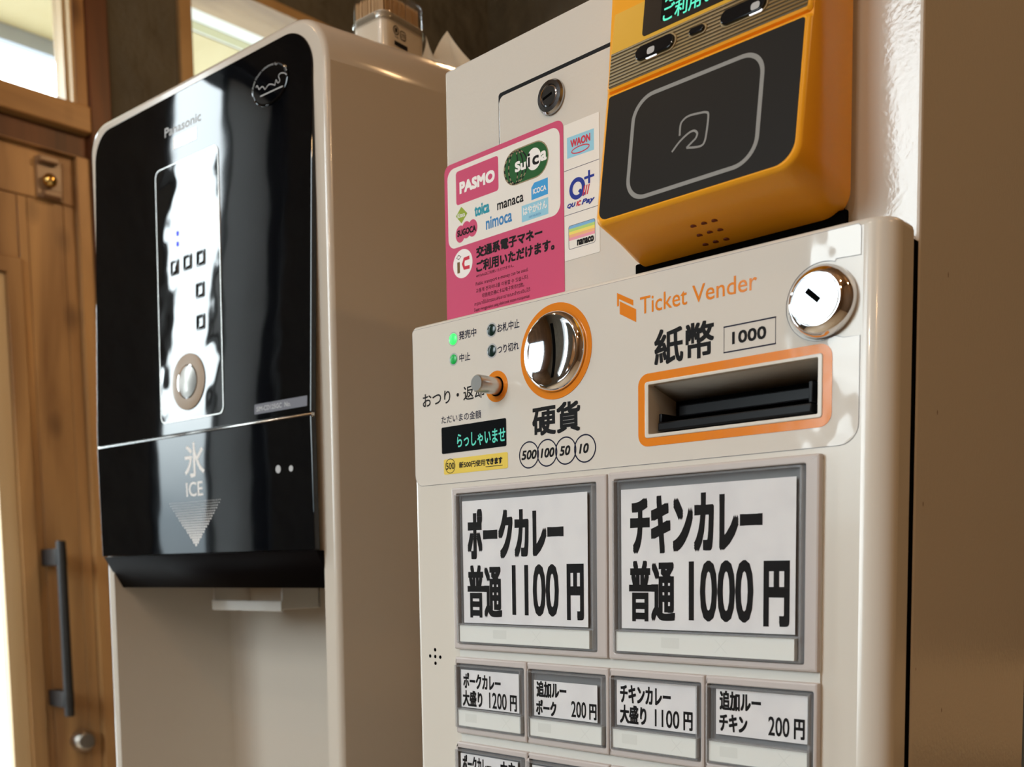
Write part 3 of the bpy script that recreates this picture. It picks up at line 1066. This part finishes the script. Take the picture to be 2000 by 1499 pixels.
box(bm, 86.5, 171.5, 5, 38, 38.0, 42.5, 0.8)
box(bm, 84.5, 178.0, 12, 38, 34.6, 37.9, 0.4)
box(bm, 86.5, 88.5, 6, 38, 42.6, 47.0, 0.5)
box(bm, 169.5, 171.5, 6, 38, 42.6, 52.5, 0.5)
box(bm, 89, 169, 20, 38, 46.4, 52.5, 0.8)
box(bm, 172, 178, 16, 38, 38.0, 52.5, 0.8)
obj('note_mouth', bm, 'black', ns)
# front door key lock
bm = B()
lathe(bm, [(15.9, 0.0), (15.9, 1.2), (15.6, 3.4), (14.6, 5.6), (12.9, 7.4), (11.6, 8.0), (11.3, 7.4)], 179.3, 84.7, FD, 64)
kl = obj('door_lock', bm, 'chrome', tm)
bm = B()
lathe(bm, [(11.1, 5), (11.1, 7.6), (10.7, 8.0), (3.0, 8.0)], 179.1, 84.7, FD, 56)
obj('lock_face', bm, 'lockface', kl)
obj('key_slot', plate(B(), [(172.9, 89.4), (174.9, 91.7), (183.6, 83.7), (181.6, 81.4)], FD, 7.5, 8.1), 'lockdark', kl)
obj('key_hole', flat(B(), [(174.6, 88.2), (176.2, 90.0), (182.0, 84.6), (180.4, 82.8)], FD, 8.16), 'void', kl)
# speaker holes
for x, z in ((-81.3, -86.2), (-81.3, -81.9), (-81.2, -90.5), (-86.1, -86.1), (-76.6, -86.4)):
    bm = B()
    lathe(bm, [(1.15, 0.02), (1.15, 0.06)], x, z, FD, 16)
    obj('speaker_hole', bm, 'void', tm)

# ---- menu buttons
obj('button_rail', plate(B(), rrect(-57.2, 180.4, -330, 16, 0.5), FD, -0.5, 1.2), 'tray', tm)


def button(label, x0, x1, z0, z1, cov, card, strip, lines):
    bm = B()
    n = 2
    ring(bm, rrect(x0 + 0.25, x1 - 0.25, z0, z1, 0.8, n), rrect(cov[0] - 0.7, cov[1] + 0.7, cov[2] - 0.7, cov[3] + 0.7, 0.8, n), FD, 0.6, 4.0, 1.1)
    o = obj('menu_button', bm, 'bezel', tm)
    o['label'] = label
    obj('back_plate', plate(B(), rrect(cov[0] - 0.6, cov[1] + 0.6, cov[2] - 0.6, cov[3] + 0.6, 0.5, 2), FD, 0.5, 1.4), 'backplate', o)
    obj('menu_card', plate(B(), card, FD, 3.0, 3.25), 'card', o)
    obj('lamp_strip', plate(B(), rrect(strip[0], strip[1], strip[2], strip[3], 0.3, 2), FD, 1.5, 4.4, 0.3), 'tab', o)
    bm = B()
    wx = strip[1] - strip[0]
    h = strip[3] - strip[2]
    a = strip[0] + wx * (0.28 if wx > 70 else 0.12)
    flat(bm, rrect(a, a + (11 if wx > 70 else 10) * 1.0, strip[2] + h * 0.28, strip[3] - h * 0.2, 0.3, 2), FD, 4.43)
    obj('strip_patch', bm, 'tabmark', o)
    bm = B()
    c = strip[0] + wx * (0.62 if wx > 70 else 0.78)
    q = h * 0.32
    zc = (strip[2] + strip[3]) / 2
    stroke(bm, [(c - q, zc - q), (c + q, zc + q)], 0.3, FD, 4.44)
    stroke(bm, [(c - q, zc + q), (c + q, zc - q)], 0.3, FD, 4.45)
    obj('cross_mark', bm, 'tabmark', o)
    bm = B()
    for t, bx, bo, bz in lines:
        text(bm, t, bx, FD, 3.32, bo, 0, bz)
    obj('lettering', bm, 'ink', o)
    # clear cover: thin front sheet and four side walls standing proud of the bezel
    obj('clear_cover', plate(B(), rrect(cov[0], cov[1], cov[2], cov[3], 0.6, 2), FD, 6.2, 6.8), 'acryl', o)
    bm = B()
    ring(bm, rrect(cov[0], cov[1], cov[2], cov[3], 0.6, 2), rrect(cov[0] + 0.9, cov[1] - 0.9, cov[2] + 0.9, cov[3] - 0.9, 0.3, 2), FD, 1.5, 6.15)
    zs = strip[3] + 0.7
    box(bm, cov[0] + 1.3, cov[1] - 1.3, -6.1, -3.6, zs - 0.45, zs + 0.45)
    obj('cover_wall', bm, 'acryledge', o)
    return o


def rc(x0, x1, z0, z1, tilt=0.0):
    m = (x0 + x1) / 2
    return [(x0, z0 + (x0 - m) * tilt), (x1, z0 + (x1 - m) * tilt), (x1, z1 + (x1 - m) * tilt), (x0, z1 + (x0 - m) * tilt)]


K1 = lambda t, bx, bo=0.9, bz=1.25: (t, bx, bo, bz)
button('big pork curry button priced 1100 yen', -59.8, 60.2, -80, 18, (-54.6, 52.2, -76, 13.5), rc(-50.8, 46.4, -63.6, 9.5),
       (-53.8, 48.0, -75.2, -65.2),
       [K1('ポークカレー', (-46.6, 29.5, -25.4, 4.4)), K1('普通', (-47.3, -18.4, -60.4, -28.8), 0.7, 0.75),
        K1('1100', (-10.2, 25.6, -58.4, -28.9), 0.55, 0.5), K1('円', (31.4, 43.6, -60.0, -29.0))])
button('big chicken curry button priced 1000 yen', 60.6, 180.6, -80, 18.4, (65.6, 172.9, -76, 13.8), rc(69.2, 168.8, -63.2, 9.0),
       (66.2, 169.2, -75.4, -65.0),
       [K1('チキンカレー', (75.0, 151.8, -24.6, 4.8)), K1('普通', (74.1, 102.9, -59.4, -27.8), 0.7, 0.75),
        K1('1000', (111.0, 147.2, -58.4, -28.4), 0.55, 0.5), K1('円', (152.5, 166.0, -59.8, -29.0))])
BT = lambda t, bx: (t, bx, 0.3, 0.32)
NM = lambda t, bx: (t, bx, 0.14, 0.14)
small = [('small button for a large pork curry at 1200 yen', -54.5, -6.0, -115.6, -92.5,
          [BT('ポークカレー', (-52.6, -20.6, -103.8, -94.2)), BT('大盛り', (-53.3, -36.2, -114.9, -105.0)), NM('1200', (-30.5, -15.9, -114.6, -104.9)), BT('円', (-13.3, -7.7, -114.8, -105.2))]),
         ('small button for extra pork roux at 200 yen', 5.9, 52.3, -115.5, -95.0,
          [BT('追加ルー', (7.9, 30.4, -104.6, -95.2)), BT('ポーク', (7.4, 22.9, -114.8, -106.0)), NM('200', (33.8, 44.5, -113.9, -104.8)), BT('円', (46.6, 51.8, -114.2, -105.4))]),
         ('small button for a large chicken curry at 1100 yen', 65.6, 115.6, -115.0, -90.8,
          [BT('チキンカレー', (67.8, 100.2, -102.8, -93.1)), BT('大盛り', (67.7, 85.0, -113.8, -103.8)), NM('1100', (90.3, 105.4, -113.6, -104.4)), BT('円', (107.8, 113.4, -113.8, -104.2))]),
         ('small button for extra chicken roux at 200 yen', 126.9, 175.5, -113.6, -91.2,
          [BT('追加ルー', (128.9, 151.6, -101.5, -91.8)), BT('チキン', (128.7, 144.4, -111.9, -103.2)), NM('200', (155.5, 166.5, -111.4, -102.2)), BT('円', (168.7, 174.2, -111.8, -102.2))])]
for k, (lab, a, b, c, dd, ln) in enumerate(small):
    x0 = -59.2 + 60 * k
    button(lab, x0, x0 + 60, -132.2, -84.9, (x0 + 2.0, x0 + 57.0, -128.0, -89.6), rc(a, b, c, dd), (x0 + 2.6, x0 + 55.2, -127.2, -117.2), ln)
for k in range(4):
    x0 = -59.2 + 60 * k
    ln = [BT('ポークカレー', (-54.6, -29.5, -155.8, -145.2)), BT('中辛', (-21.9, -9.4, -157.2, -145.4))] if k == 0 else [BT('カレー', (x0 + 6, x0 + 28, -159, -149))]
    button(['small button for a medium-hot pork curry, cut off by the lower edge of the photo', 'lower row button, second from the left', 'lower row button, third from the left', 'lower row button at the right'][k],
           x0, x0 + 60, -185.0, -137.6, (x0 + 1.0, x0 + 57.0, -180.6, -142.0), rc(x0 + 3, x0 + 51.5, -168, -144.6), (x0 + 2.6, x0 + 55.2, -180, -170), ln)

# ================================================================== CARD READER
cr = thing('card_reader', 'orange contactless card reader with charcoal touch plate on the ticket machine upper panel', 'card reader', (121, 10, 131))


def loft(bm, rings_):
    L = [[bm.verts.new(p) for p in r] for r in rings_]
    for a, b in zip(L, L[1:]):
        bridge(bm, a, b)
    bm.faces.new(list(reversed(L[0])))
    bm.faces.new(L[-1])
    return bm


def fr_ring(x0, x1, z0, z1, r, d):
    return [FR(x, z, d) for x, z in rrect(x0, x1, z0, z1, r, 8)]


def back_ring(x0, x1, z0, z1, r, y):
    return [(x, y, z) for x, z in rrect(x0, x1, z0, z1, r, 8)]


bm = B()
loft(bm, [back_ring(62, 178.5, 128, 292, (4, 12, 4, 4), 27.0), back_ring(63, 179.6, 129, 292, (4, 12, 4, 4), 18.0),
          back_ring(65.2, 179.0, 133.5, 290, (5, 11, 4, 4), 0.0),
          fr_ring(66.0, 177.6, 138.4, 204.9, (5, 10, 2, 2), -2.0), fr_ring(66.8, 176.6, 139.4, 204.4, (5, 9, 2, 2), -0.6), fr_ring(68.0, 175.4, 140.4, 203.8, (4.4, 8.6, 1.5, 1.5), 0)])
rb = obj('reader_body', bm, 'rorange', cr)
bm = B()
loft(bm, [fr_ring(66.0, 177.4, 205.6, 289, (2, 2, 4, 4), -8), fr_ring(66.0, 177.4, 205.6, 289, (2, 2, 4, 4), -1.6), fr_ring(66.6, 176.8, 206.2, 288.4, (2, 2, 4, 4), -0.5), fr_ring(67.6, 175.8, 207.2, 287.4, (1.5, 1.5, 4, 4), 0)])
ru = obj('upper_face', bm, 'rorange', cr)
obj('amber_panel', plate(B(), rrect(67.8, 175.6, 225.0, 287, (0.5, 0.5, 3, 3), 3), FR, -0.3, 0.12), 'ryellow', cr)
sp = obj('stripe_panel', plate(B(), rrect(67.8, 175.6, 207.4, 224.9, (1, 1, 0.5, 0.5), 3), FR, -0.3, 0.1), 'stripeD', cr)
bm = B()
for k in range(10):
    z = 208.4 + k * 1.72
    ring(bm, [(67.9, z), (175.5, z), (175.5, z + 1.0), (67.9, z + 1.0)], [(68.0, z + 0.1), (175.4, z + 0.1), (175.4, z + 0.9), (68.0, z + 0.9)], FR, 0.05, 0.5) if False else plate(bm, [(67.9, z), (175.5, z), (175.5, z + 1.0), (67.9, z + 1.0)], FR, 0.05, 0.42)
obj('stripe_ribs', bm, 'stripeL', sp)
# touch plate
bm = B()
plate(bm, rrect(68.6, 174.9, 141.0, 203.2, (5, 9.5, 1.5, 1.5), 8), FR, -0.5, 0.12, 0.1)
tp = obj('touch_plate', bm, 'rdark', cr)
bm = B()
skew = lambda x, z: x - (z - 171) * 0.0
ro = rrect(84.4, 157.0, 145.4, 197.4, 12, 10)
ri = rrect(86.4, 155.0, 147.4, 195.4, 10.2, 10)
ring(bm, ro, ri, FR, 0.1, 0.17)
obj('ring_mark', bm, 'greyring', tp)
ic = [(110.4, 163.5), (114.3, 167.2), (118.5, 169.6), (121.3, 170.2), (123.0, 169.5), (124.0, 168.0), (123.4, 166.1), (118.6, 163.1), (123.6, 161.9), (127.0, 161.7), (128.5, 163.3), (129.1, 167.6), (129.3, 174.9), (127.9, 176.8), (124.0, 177.6), (118.1, 178.1), (114.8, 176.6), (114.0, 174.3), (114.1, 170.1)]
bm = B()
stroke(bm, smooth(ic[:7], 5), 1.0, FR, 0.18)
stroke(bm, smooth(ic[6:8], 3), 1.0, FR, 0.18)
stroke(bm, smooth(ic[7:], 5), 1.0, FR, 0.18)
obj('touch_symbol', bm, 'greyring', tp)
# display window
dw = obj('reader_display', plate(B(), rrect(86.4, 156.0, 226.9, 268, 2, 4), FR, 0.0, 0.3), 'black', cr)
obj('display_glass', plate(B(), rrect(97.0, 146.0, 230.4, 262, 1, 3), FR, 0.28, 0.36), 'screen', dw)
bm = B()
text(bm, '電子マネーを', (98.4, 143.5, 238.2, 246.4), FR, 0.4, 0.12)
text(bm, 'ご利用いただ', (98.4, 143.5, 229.2, 237.4), FR, 0.4, 0.12)
obj('display_text', bm, 'glyphbright', dw)


# pill shaped lamp windows
def pill(x0, x1, zc, r, split, lamp):
    bm = B()
    plate(bm, rrect(x0 - 0.9, x1 + 0.9, zc - r - 0.9, zc + r + 0.9, r + 0.85, 8), FR, 0.0, 1.0, 0.4)
    o = obj('sensor_window', bm, 'stripeL', cr)
    bm = B()
    plate(bm, rrect(x0, x1, zc - r, zc + r, r - 0.02, 8), FR, 0.9, 2.4, 0.6)
    obj('dark_lens', bm, 'screen', o)
    if lamp:
        bm = B()
        plate(bm, rrect(lamp - 3.2, lamp + 3.2, zc - r - 0.4, zc - r + 1.0, 0.65, 4), FR, 1.0, 1.6)
        obj('lamp_glow', bm, 'lit', o)
        bm = B()
        flat(bm, rrect(lamp - 2.0, lamp + 2.4, zc - r + 0.9, zc + r * 0.2, 1.2, 4), FR, 2.43)
        obj('lamp_reflector', bm, 'sil', o)
    return o


pill(84.6, 107.0, 218.0, 3.5, True, 94.0)
pill(132.6, 155.6, 217.2, 3.5, True, 150.6)
pill(115.6, 123.8, 217.5, 1.6, False, None)
# speaker holes in the underside
for x, y in ((111.1, 0.6), (117.1, 0.7), (122.8, 0.9), (109.3, 8.8), (115.3, 8.6), (120.9, 9.0), (107.2, 17.3), (113.2, 17.3), (119.1, 17.5)):
    bm = B()
    z = 133.5 - y * 0.25
    tube(bm, [(x, y, z - 0.25), (x, y, z + 2)], 1.5, 18)
    obj('speaker_hole', bm, 'holes', cr)
obj('mount_bracket', box(B(), 58.5, 178, 24, 27.4, 119, 131, 1), 'void', cr)

# ================================================================== ICE DISPENSER
IO = (-296.673, 66.631, FLOOR)
RZ = R(4.70)
ice = thing('ice_dispenser', 'cream and gloss black ice dispenser left of the ticket machine, toothpick box on top', 'ice dispenser', (0, 0, FLOOR), IO, RZ)


def hring(x0, x1, z1, r, yfun, rise=0.0, ins=0.0):
    pts = rrect(x0 + ins, x1 - ins, FLOOR, z1 - ins, (0.1, 0.1, r - ins, r - ins - 16), 16)
    o = []
    for x, z in pts:
        zz = z + rise * max(0.0, min(1.0, (z - 300) / 60))
        o.append((x, yfun(z), zz))
    return o


bm = B()
loft(bm, [hring(-345, 14, 416, 43, lambda z: yf(z), 0, 4.5), hring(-345, 14, 416, 43, lambda z: yf(z) + 0.6, 0, 2.4), hring(-345, 14, 416, 43, lambda z: yf(z) + 1.8, 0, 1.0),
          hring(-345, 14, 416, 43, lambda z: yf(z) + 4.5, 0.3, 0), hring(-345, 14, 416, 43, lambda z: 190, 25), hring(-345, 14, 416, 43, lambda z: 480, 25), ])
hs_ = obj('housing', bm, 'ice', ice)
hs_['m'] = 'ice'
bm = B()
V = rrect(-331.5, -2.5, -60, 165, (0.1, 0.1, 16, 16), 8)      # plan outline in x, y
lo = [bm.verts.new((x, y, -330)) for x, y in V]
hi = [bm.verts.new((x, y, -16)) for x, y in V]
bridge(bm, lo, hi)
bm.faces.new(list(reversed(lo)))
bm.faces.new(hi)
cut(hs_, bm)
# gloss black front
ups = rrect(-334.0, -1.6, 97.2, 406.5, (1.5, 1.5, 35, 27), 12)
fp = obj('upper_front_panel', plate(B(), ups, FI, -4, 1.0, 0.8), 'gloss', ice)
lps = rrect(-334.0, -1.6, -14, 95.4, (1, 1, 1.5, 1.5), 4)
lp = obj('lower_front_panel', plate(B(), lps, FI, -4, 1.0, 0.8), 'gloss', ice)
obj('panel_seam', plate(B(), [(-333.5, 95.0), (-2, 95.0), (-2, 97.6), (-333.5, 97.6)], FI, -3, 0.15), 'rim', ice)
bm = B()
prof = [(0.5, -14.4), (19, -46), (150, -46), (150, -14.4)]
loft(bm, [[(-333.5, y, z) for y, z in prof], [(-2.2, y, z) for y, z in prof]])
obj('chute_cover', bm, 'satin', ice)
# white spout under the cover
bm = B()
box(bm, -262, -259.5, 80, 128, -69, -44, 0.6)
box(bm, -150.5, -148, 80, 128, -69, -44, 0.6)
box(bm, -262, -148, 125, 128, -69, -44, 0.6)
box(bm, -262, -148, 78, 81, -71, -60.5, 0.6)
obj('ice_spout', bm, 'ice', ice)
# control panel film
XL = lambda z: -217.0 - (z - 110) * 0.036
bm = B()
cp_o = [(x - (z - 110) * 0.036, z) for x, z in rrect(-217.2, -118.6, 108.6, 343.8, 7, 8)]
cp_i = [(x - (z - 110) * 0.036, z) for x, z in rrect(-216.2, -119.6, 109.6, 342.8, 6.2, 8)]
ring(bm, cp_o, cp_i, FI, 0.9, 1.6)
cpn = obj('control_panel', bm, 'rim', ice)
obj('wavy_film', plate(B(), cp_i, FI, 0.9, 1.45), 'film', cpn)
for x, z in ((-193.5, 249.4), (-172.9, 250.4), (-152.4, 250.2), (-153.6, 222.0), (-152.8, 193.6)):
    bm = B()
    L = [[bm.verts.new(FI(px, pz, dd)) for px, pz in rrect(x - q, x + q, z - q, z + q, 1.5, 4)] for q, dd in ((7.0, 1.4), (6.5, 1.9), (5.9, 1.95), (5.2, 1.62), (3.0, 1.56), (0.8, 1.55))]
    for a, b in zip(L, L[1:]):
        bridge(bm, a, b)
    bm.faces.new(L[-1])
    obj('key_pad', bm, 'emboss', cpn)
bm = B()
lathe(bm, [(25.5, 1.4), (25.5, 2.2), (24.6, 2.6), (15.5, 2.6), (15.2, 2.2)], -172.2, 142.8, FI, 56)
kb = obj('ice_button', bm, 'tan', cpn)
bm = B()
lathe(bm, [(15.4, 2.0), (15.4, 3.0), (14.6, 3.2), (14.2, 2.7)], -172.2, 142.8, FI, 48)
obj('button_rim', bm, 'chrome', kb)
bm = B()
lathe(bm, [(14.2, 2.2), (14.2, 2.8), (9, 3.6), (0.5, 4.0)], -172.2, 142.8, FI, 48)
obj('button_cap', bm, 'steel', kb)
bm = B()
for z in (277.5, 268.0):
    flat(bm, rrect(-190.4, -187.6, z, z + 4, 0.4, 2), FI, 1.9)
obj('blue_lamp', bm, 'blueled', cpn)
# printing on the front
obj('white_label', plate(B(), rrect(-196.5, -159.6, 356.6, 367.6, 1, 3), FI, 0.9, 1.15), 'labelgloss', fp)


def itxt(body, bx, m, bold=0.0, parent=fp, d=1.06):
    return obj('lettering', text(B(), body, bx, FI, d, bold), m, parent)


itxt('Panasonic', (-210.0, -152.6, 370.8, 379.2), 'sil', 0.2)
bm = B()
lathe(bm, [(1, 0.9), (1, 1.8), (0.96, 2.3), (0.9, 2.2)], 0, 0, lambda x, z, d: FI(-54.4 + 23.6 * x, 372.4 + 16.6 * z, d), 56)
bd = obj('front_badge', bm, 'gloss', fp)
FB = lambda x, z, d: FI(x, z, d)
bm = B()
stroke(bm, smooth([(-72.0, 374.5), (-70.2, 375.7), (-67.8, 371.8)], 4), 0.7, FB, 2.42)
stroke(bm, smooth([(-67.8, 371.8), (-63.1, 372.9), (-59.9, 369.4)], 4), 0.7, FB, 2.42)
stroke(bm, smooth([(-59.9, 369.4), (-55.1, 371.9), (-51.0, 371.1), (-46.6, 369.0)], 4), 0.7, FB, 2.42)
stroke(bm, smooth([(-46.6, 369.0), (-45.2, 372.9), (-42.9, 369.7), (-40.3, 371.0), (-42.0, 374.8), (-40.0, 376.3), (-36.6, 375.9), (-34.3, 374.9), (-31.5, 373.0)], 4), 0.7, FB, 2.42)
stroke(bm, [(-66.3, 365.7), (-36.5, 365.3)], 1.0, FB, 2.42)
for x, z in ((-34.6, 380.4), (-32.9, 378.6), (-32.0, 376.9)):
    flat(bm, ell(x, z, 0.6, 0.6, 10), FB, 2.42)
obj('badge_lines', bm, 'sil', bd)
bm = B()


def arcface(x, z, d):    # lettering bent along the upper left rim
    a = R(172 - x)
    return FI(-54.4 + (20.4 + z) * math.cos(a), 372.4 + (13.6 + z) * math.sin(a), d)


text(bm, 'Cold Chain solutions by', (0, 112, 0, 2.4), arcface, 2.42)
obj('badge_lettering', bm, 'sil', bd)
sk = obj('model_sticker', plate(B(), rrect(-75.5, -6.1, 103.0, 111.4, 0.5, 2), FI, 0.9, 1.1), 'ash', fp)
itxt('SIM-CD125GC  No.', (-72.5, -27, 105.2, 109.2), 'sil', 0.05, sk, 1.14)
itxt('氷', (-181.4, -150.6, 56.0, 87.4), 'white', 0.25, lp)
itxt('ICE', (-180.4, -154.6, 38.6, 51.8), 'white', 0.1, lp)
bm = B()
for r_ in range(18):
    z = 33.6 - r_ * 2.32
    n = 27 - int(r_ * 1.55)
    s = 0.42 + r_ * 0.055
    for k in range(n):
        x = -168.4 + (k - (n - 1) / 2) * 3.05
        flat(bm, ell(x, z, min(s, 1.5), min(s, 1.5), 8), FI, 1.06)
obj('arrow_print', bm, 'white', lp)
for x, z, r in ((-45.6, 54.6, 3.4), (-28.8, 54.0, 2.6)):
    bm = B()
    lathe(bm, [(r, 0.9), (r, 1.15)], x, z, FI, 24)
    obj('sensor_dot', bm, 'sil', lp)

# ================================================================== TOOTHPICK BOX AND NAPKIN ON THE ICE DISPENSER
c_, s_ = math.cos(RZ), math.sin(RZ)


def ice_world(x, y, z):
    return (IO[0] + c_ * x - s_ * y, IO[1] + s_ * x + c_ * y, z)


TZ = 429.5
tb = thing('toothpick_box', 'small ivory toothpick box with clear lid on the ice dispenser top', 'toothpick box', (0, 0, 0), ice_world(-22, 112, TZ), RZ)


def TF(x, y, d):
    return (x, y, d)


def rbox(bm, x0, x1, y0, y1, levels, r):
    """rounded upright box; levels: (z, outward growth)"""
    L = []
    for z, g in levels:
        L.append([bm.verts.new((x, y, z)) for x, y in rrect(x0 - g, x1 + g, y0 - g, y1 + g, r + g, 6)])
    for a, b in zip(L, L[1:]):
        bridge(bm, a, b)
    return L


bm = B()
L = rbox(bm, -40, 0, 0, 54, [(0, 0), (26, 0.6), (33, 0.6)], 8)
Li = rbox(bm, -40, 0, 0, 54, [(33, -1.0), (4, -1.6)], 8)
bridge(bm, L[-1], Li[0])
bm.faces.new(list(reversed(L[0])))
bm.faces.new(Li[-1])
obj('box_base', bm, 'boxbase', tb)
bm = B()
L = rbox(bm, -40, 0, 0, 54, [(26.0, 2.2), (27, 2.5), (31, 2.5), (31.6, 1.8), (52, 1.4), (55, 0), (56.5, -3.5)], 8)
bm.faces.new(L[-1])
Li = rbox(bm, -40, 0, 0, 54, [(26.0, 1.4), (32, 1.2), (51, 0.4), (54, -1.2), (55, -4)], 8)
bm.faces.new(list(reversed(Li[-1])))
bridge(bm, L[0], Li[0])
ld = obj('clear_lid', bm, 'acryl', tb)
bm = B()
L = rbox(bm, -40, 0, 0, 54, [(25.6, 1.5), (25.6, 2.6), (27.0, 2.9), (30.4, 2.9), (31.4, 2.2), (31.4, 1.5)], 8)
bridge(bm, L[-1], L[0])
obj('lid_rim', bm, 'lidrim', ld)
# recycling mark on the right-hand side
FT = lambda y, z, d: (0.55 + d, y, z)
bm = B()
stroke(bm, ell(15.5, 19.6, 3.2, 3.6, 28), 0.9, FT, 0.12, True)
stroke(bm, rrect(21.0, 27.2, 14.2, 21.4, 1.4, 4), 0.9, FT, 0.12, True)
flat(bm, rrect(14.0, 17.0, 17.8, 21.6, 0.2, 2), FT, 0.13)
text(bm, '外箱', (13.6, 18.0, 13.0, 14.8), FT, 0.12)
text(bm, 'プラ', (22.2, 26.0, 15.8, 19.8), FT, 0.14, 0.1)
flat(bm, [(13.2, 6.6), (29.6, 6.6), (29.6, 10.4), (13.2, 10.4)], FT, 0.12)
obj('recycling_mark', bm, 'ink', tb)

# toothpicks standing in the box: the rows nearest its two visible sides
pm = B()
tube(pm, [(0, 0, 0), (0, 0, 2), (0, 0, 43), (0, 0, 46)], [0.3, 0.85, 0.85, 0.25], 8)
for v in pm.verts:
    v.co *= MM
pme = bpy.data.meshes.new('toothpick')
pm.to_mesh(pme)
pm.free()
for p in pme.polygons:
    p.use_smooth = True
pme.materials.append(M['pick'])
spots = []
for row in range(3):
    for k in range(16):
        spots.append((-4.0 - k * 2.25 + random.uniform(-0.25, 0.25), 4.2 + row * 2.3 + random.uniform(-0.2, 0.5)))
    for k in range(17):
        spots.append((-4.0 - row * 2.3 - random.uniform(-0.2, 0.5), 11.2 + k * 2.3 + random.uniform(-0.25, 0.25)))
for k in range(90):
    spots.append((-11.5 - (k % 10) * 2.6, 12.0 + (k // 10) * 4.3))
done = []
for x, y in spots:
    if any((x - a) ** 2 + (y - b) ** 2 < 3.0 for a, b in done):
        continue
    done.append((x, y))
    o = bpy.data.objects.new('toothpick', pme)
    COL.objects.link(o)
    wx, wy, wz = ice_world(-22 + x, 112 + y, TZ + 4.2)
    wz += random.uniform(0, 0.8)
    o.location = (wx * MM, wy * MM, (wz - FLOOR) * MM)
    o['label'] = 'thin wooden toothpick standing upright inside the clear-lidded box'
    o['category'] = 'toothpick'
    o['group'] = 'toothpicks in the clear-lidded box'

# paper napkin standing behind the box
bm = B()
rows = []
N = 50
for k in range(N + 1):
    t = k / N
    y = 167 + t * 73
    # peaks of the crumpled upper edge
    pk1 = 15 * max(0.0, 1 - t / 0.2)
    pk2 = 36 * max(0.0, 1 - abs(t - 0.60) / (0.44 if t < 0.60 else 0.56)) ** 1.2
    top = 8 + max(pk1, pk2)
    x = -30 + 10 * t * t
    rows.append([bm.verts.new((x + 6 * math.sin(q * 2.2 + t * 4), y + q * 3 * math.cos(t * 6), q * top)) for q in (0, 0.25, 0.5, 0.75, 1.0)])
for a, b in zip(rows, rows[1:]):
    for q in range(4):
        bm.faces.new((a[q], a[q + 1], b[q + 1], b[q]))
bmesh.ops.solidify(bm, geom=bm.faces[:], thickness=0.6)
for v in bm.verts:
    wv = ice_world(v.co.x, v.co.y, 439 + v.co.z)
    v.co = Vector(wv)
nap = obj('paper_napkin', bm, 'tissue', None, 60)
nap['label'] = 'crumpled white paper napkin standing behind the toothpick box'
nap['category'] = 'napkin'
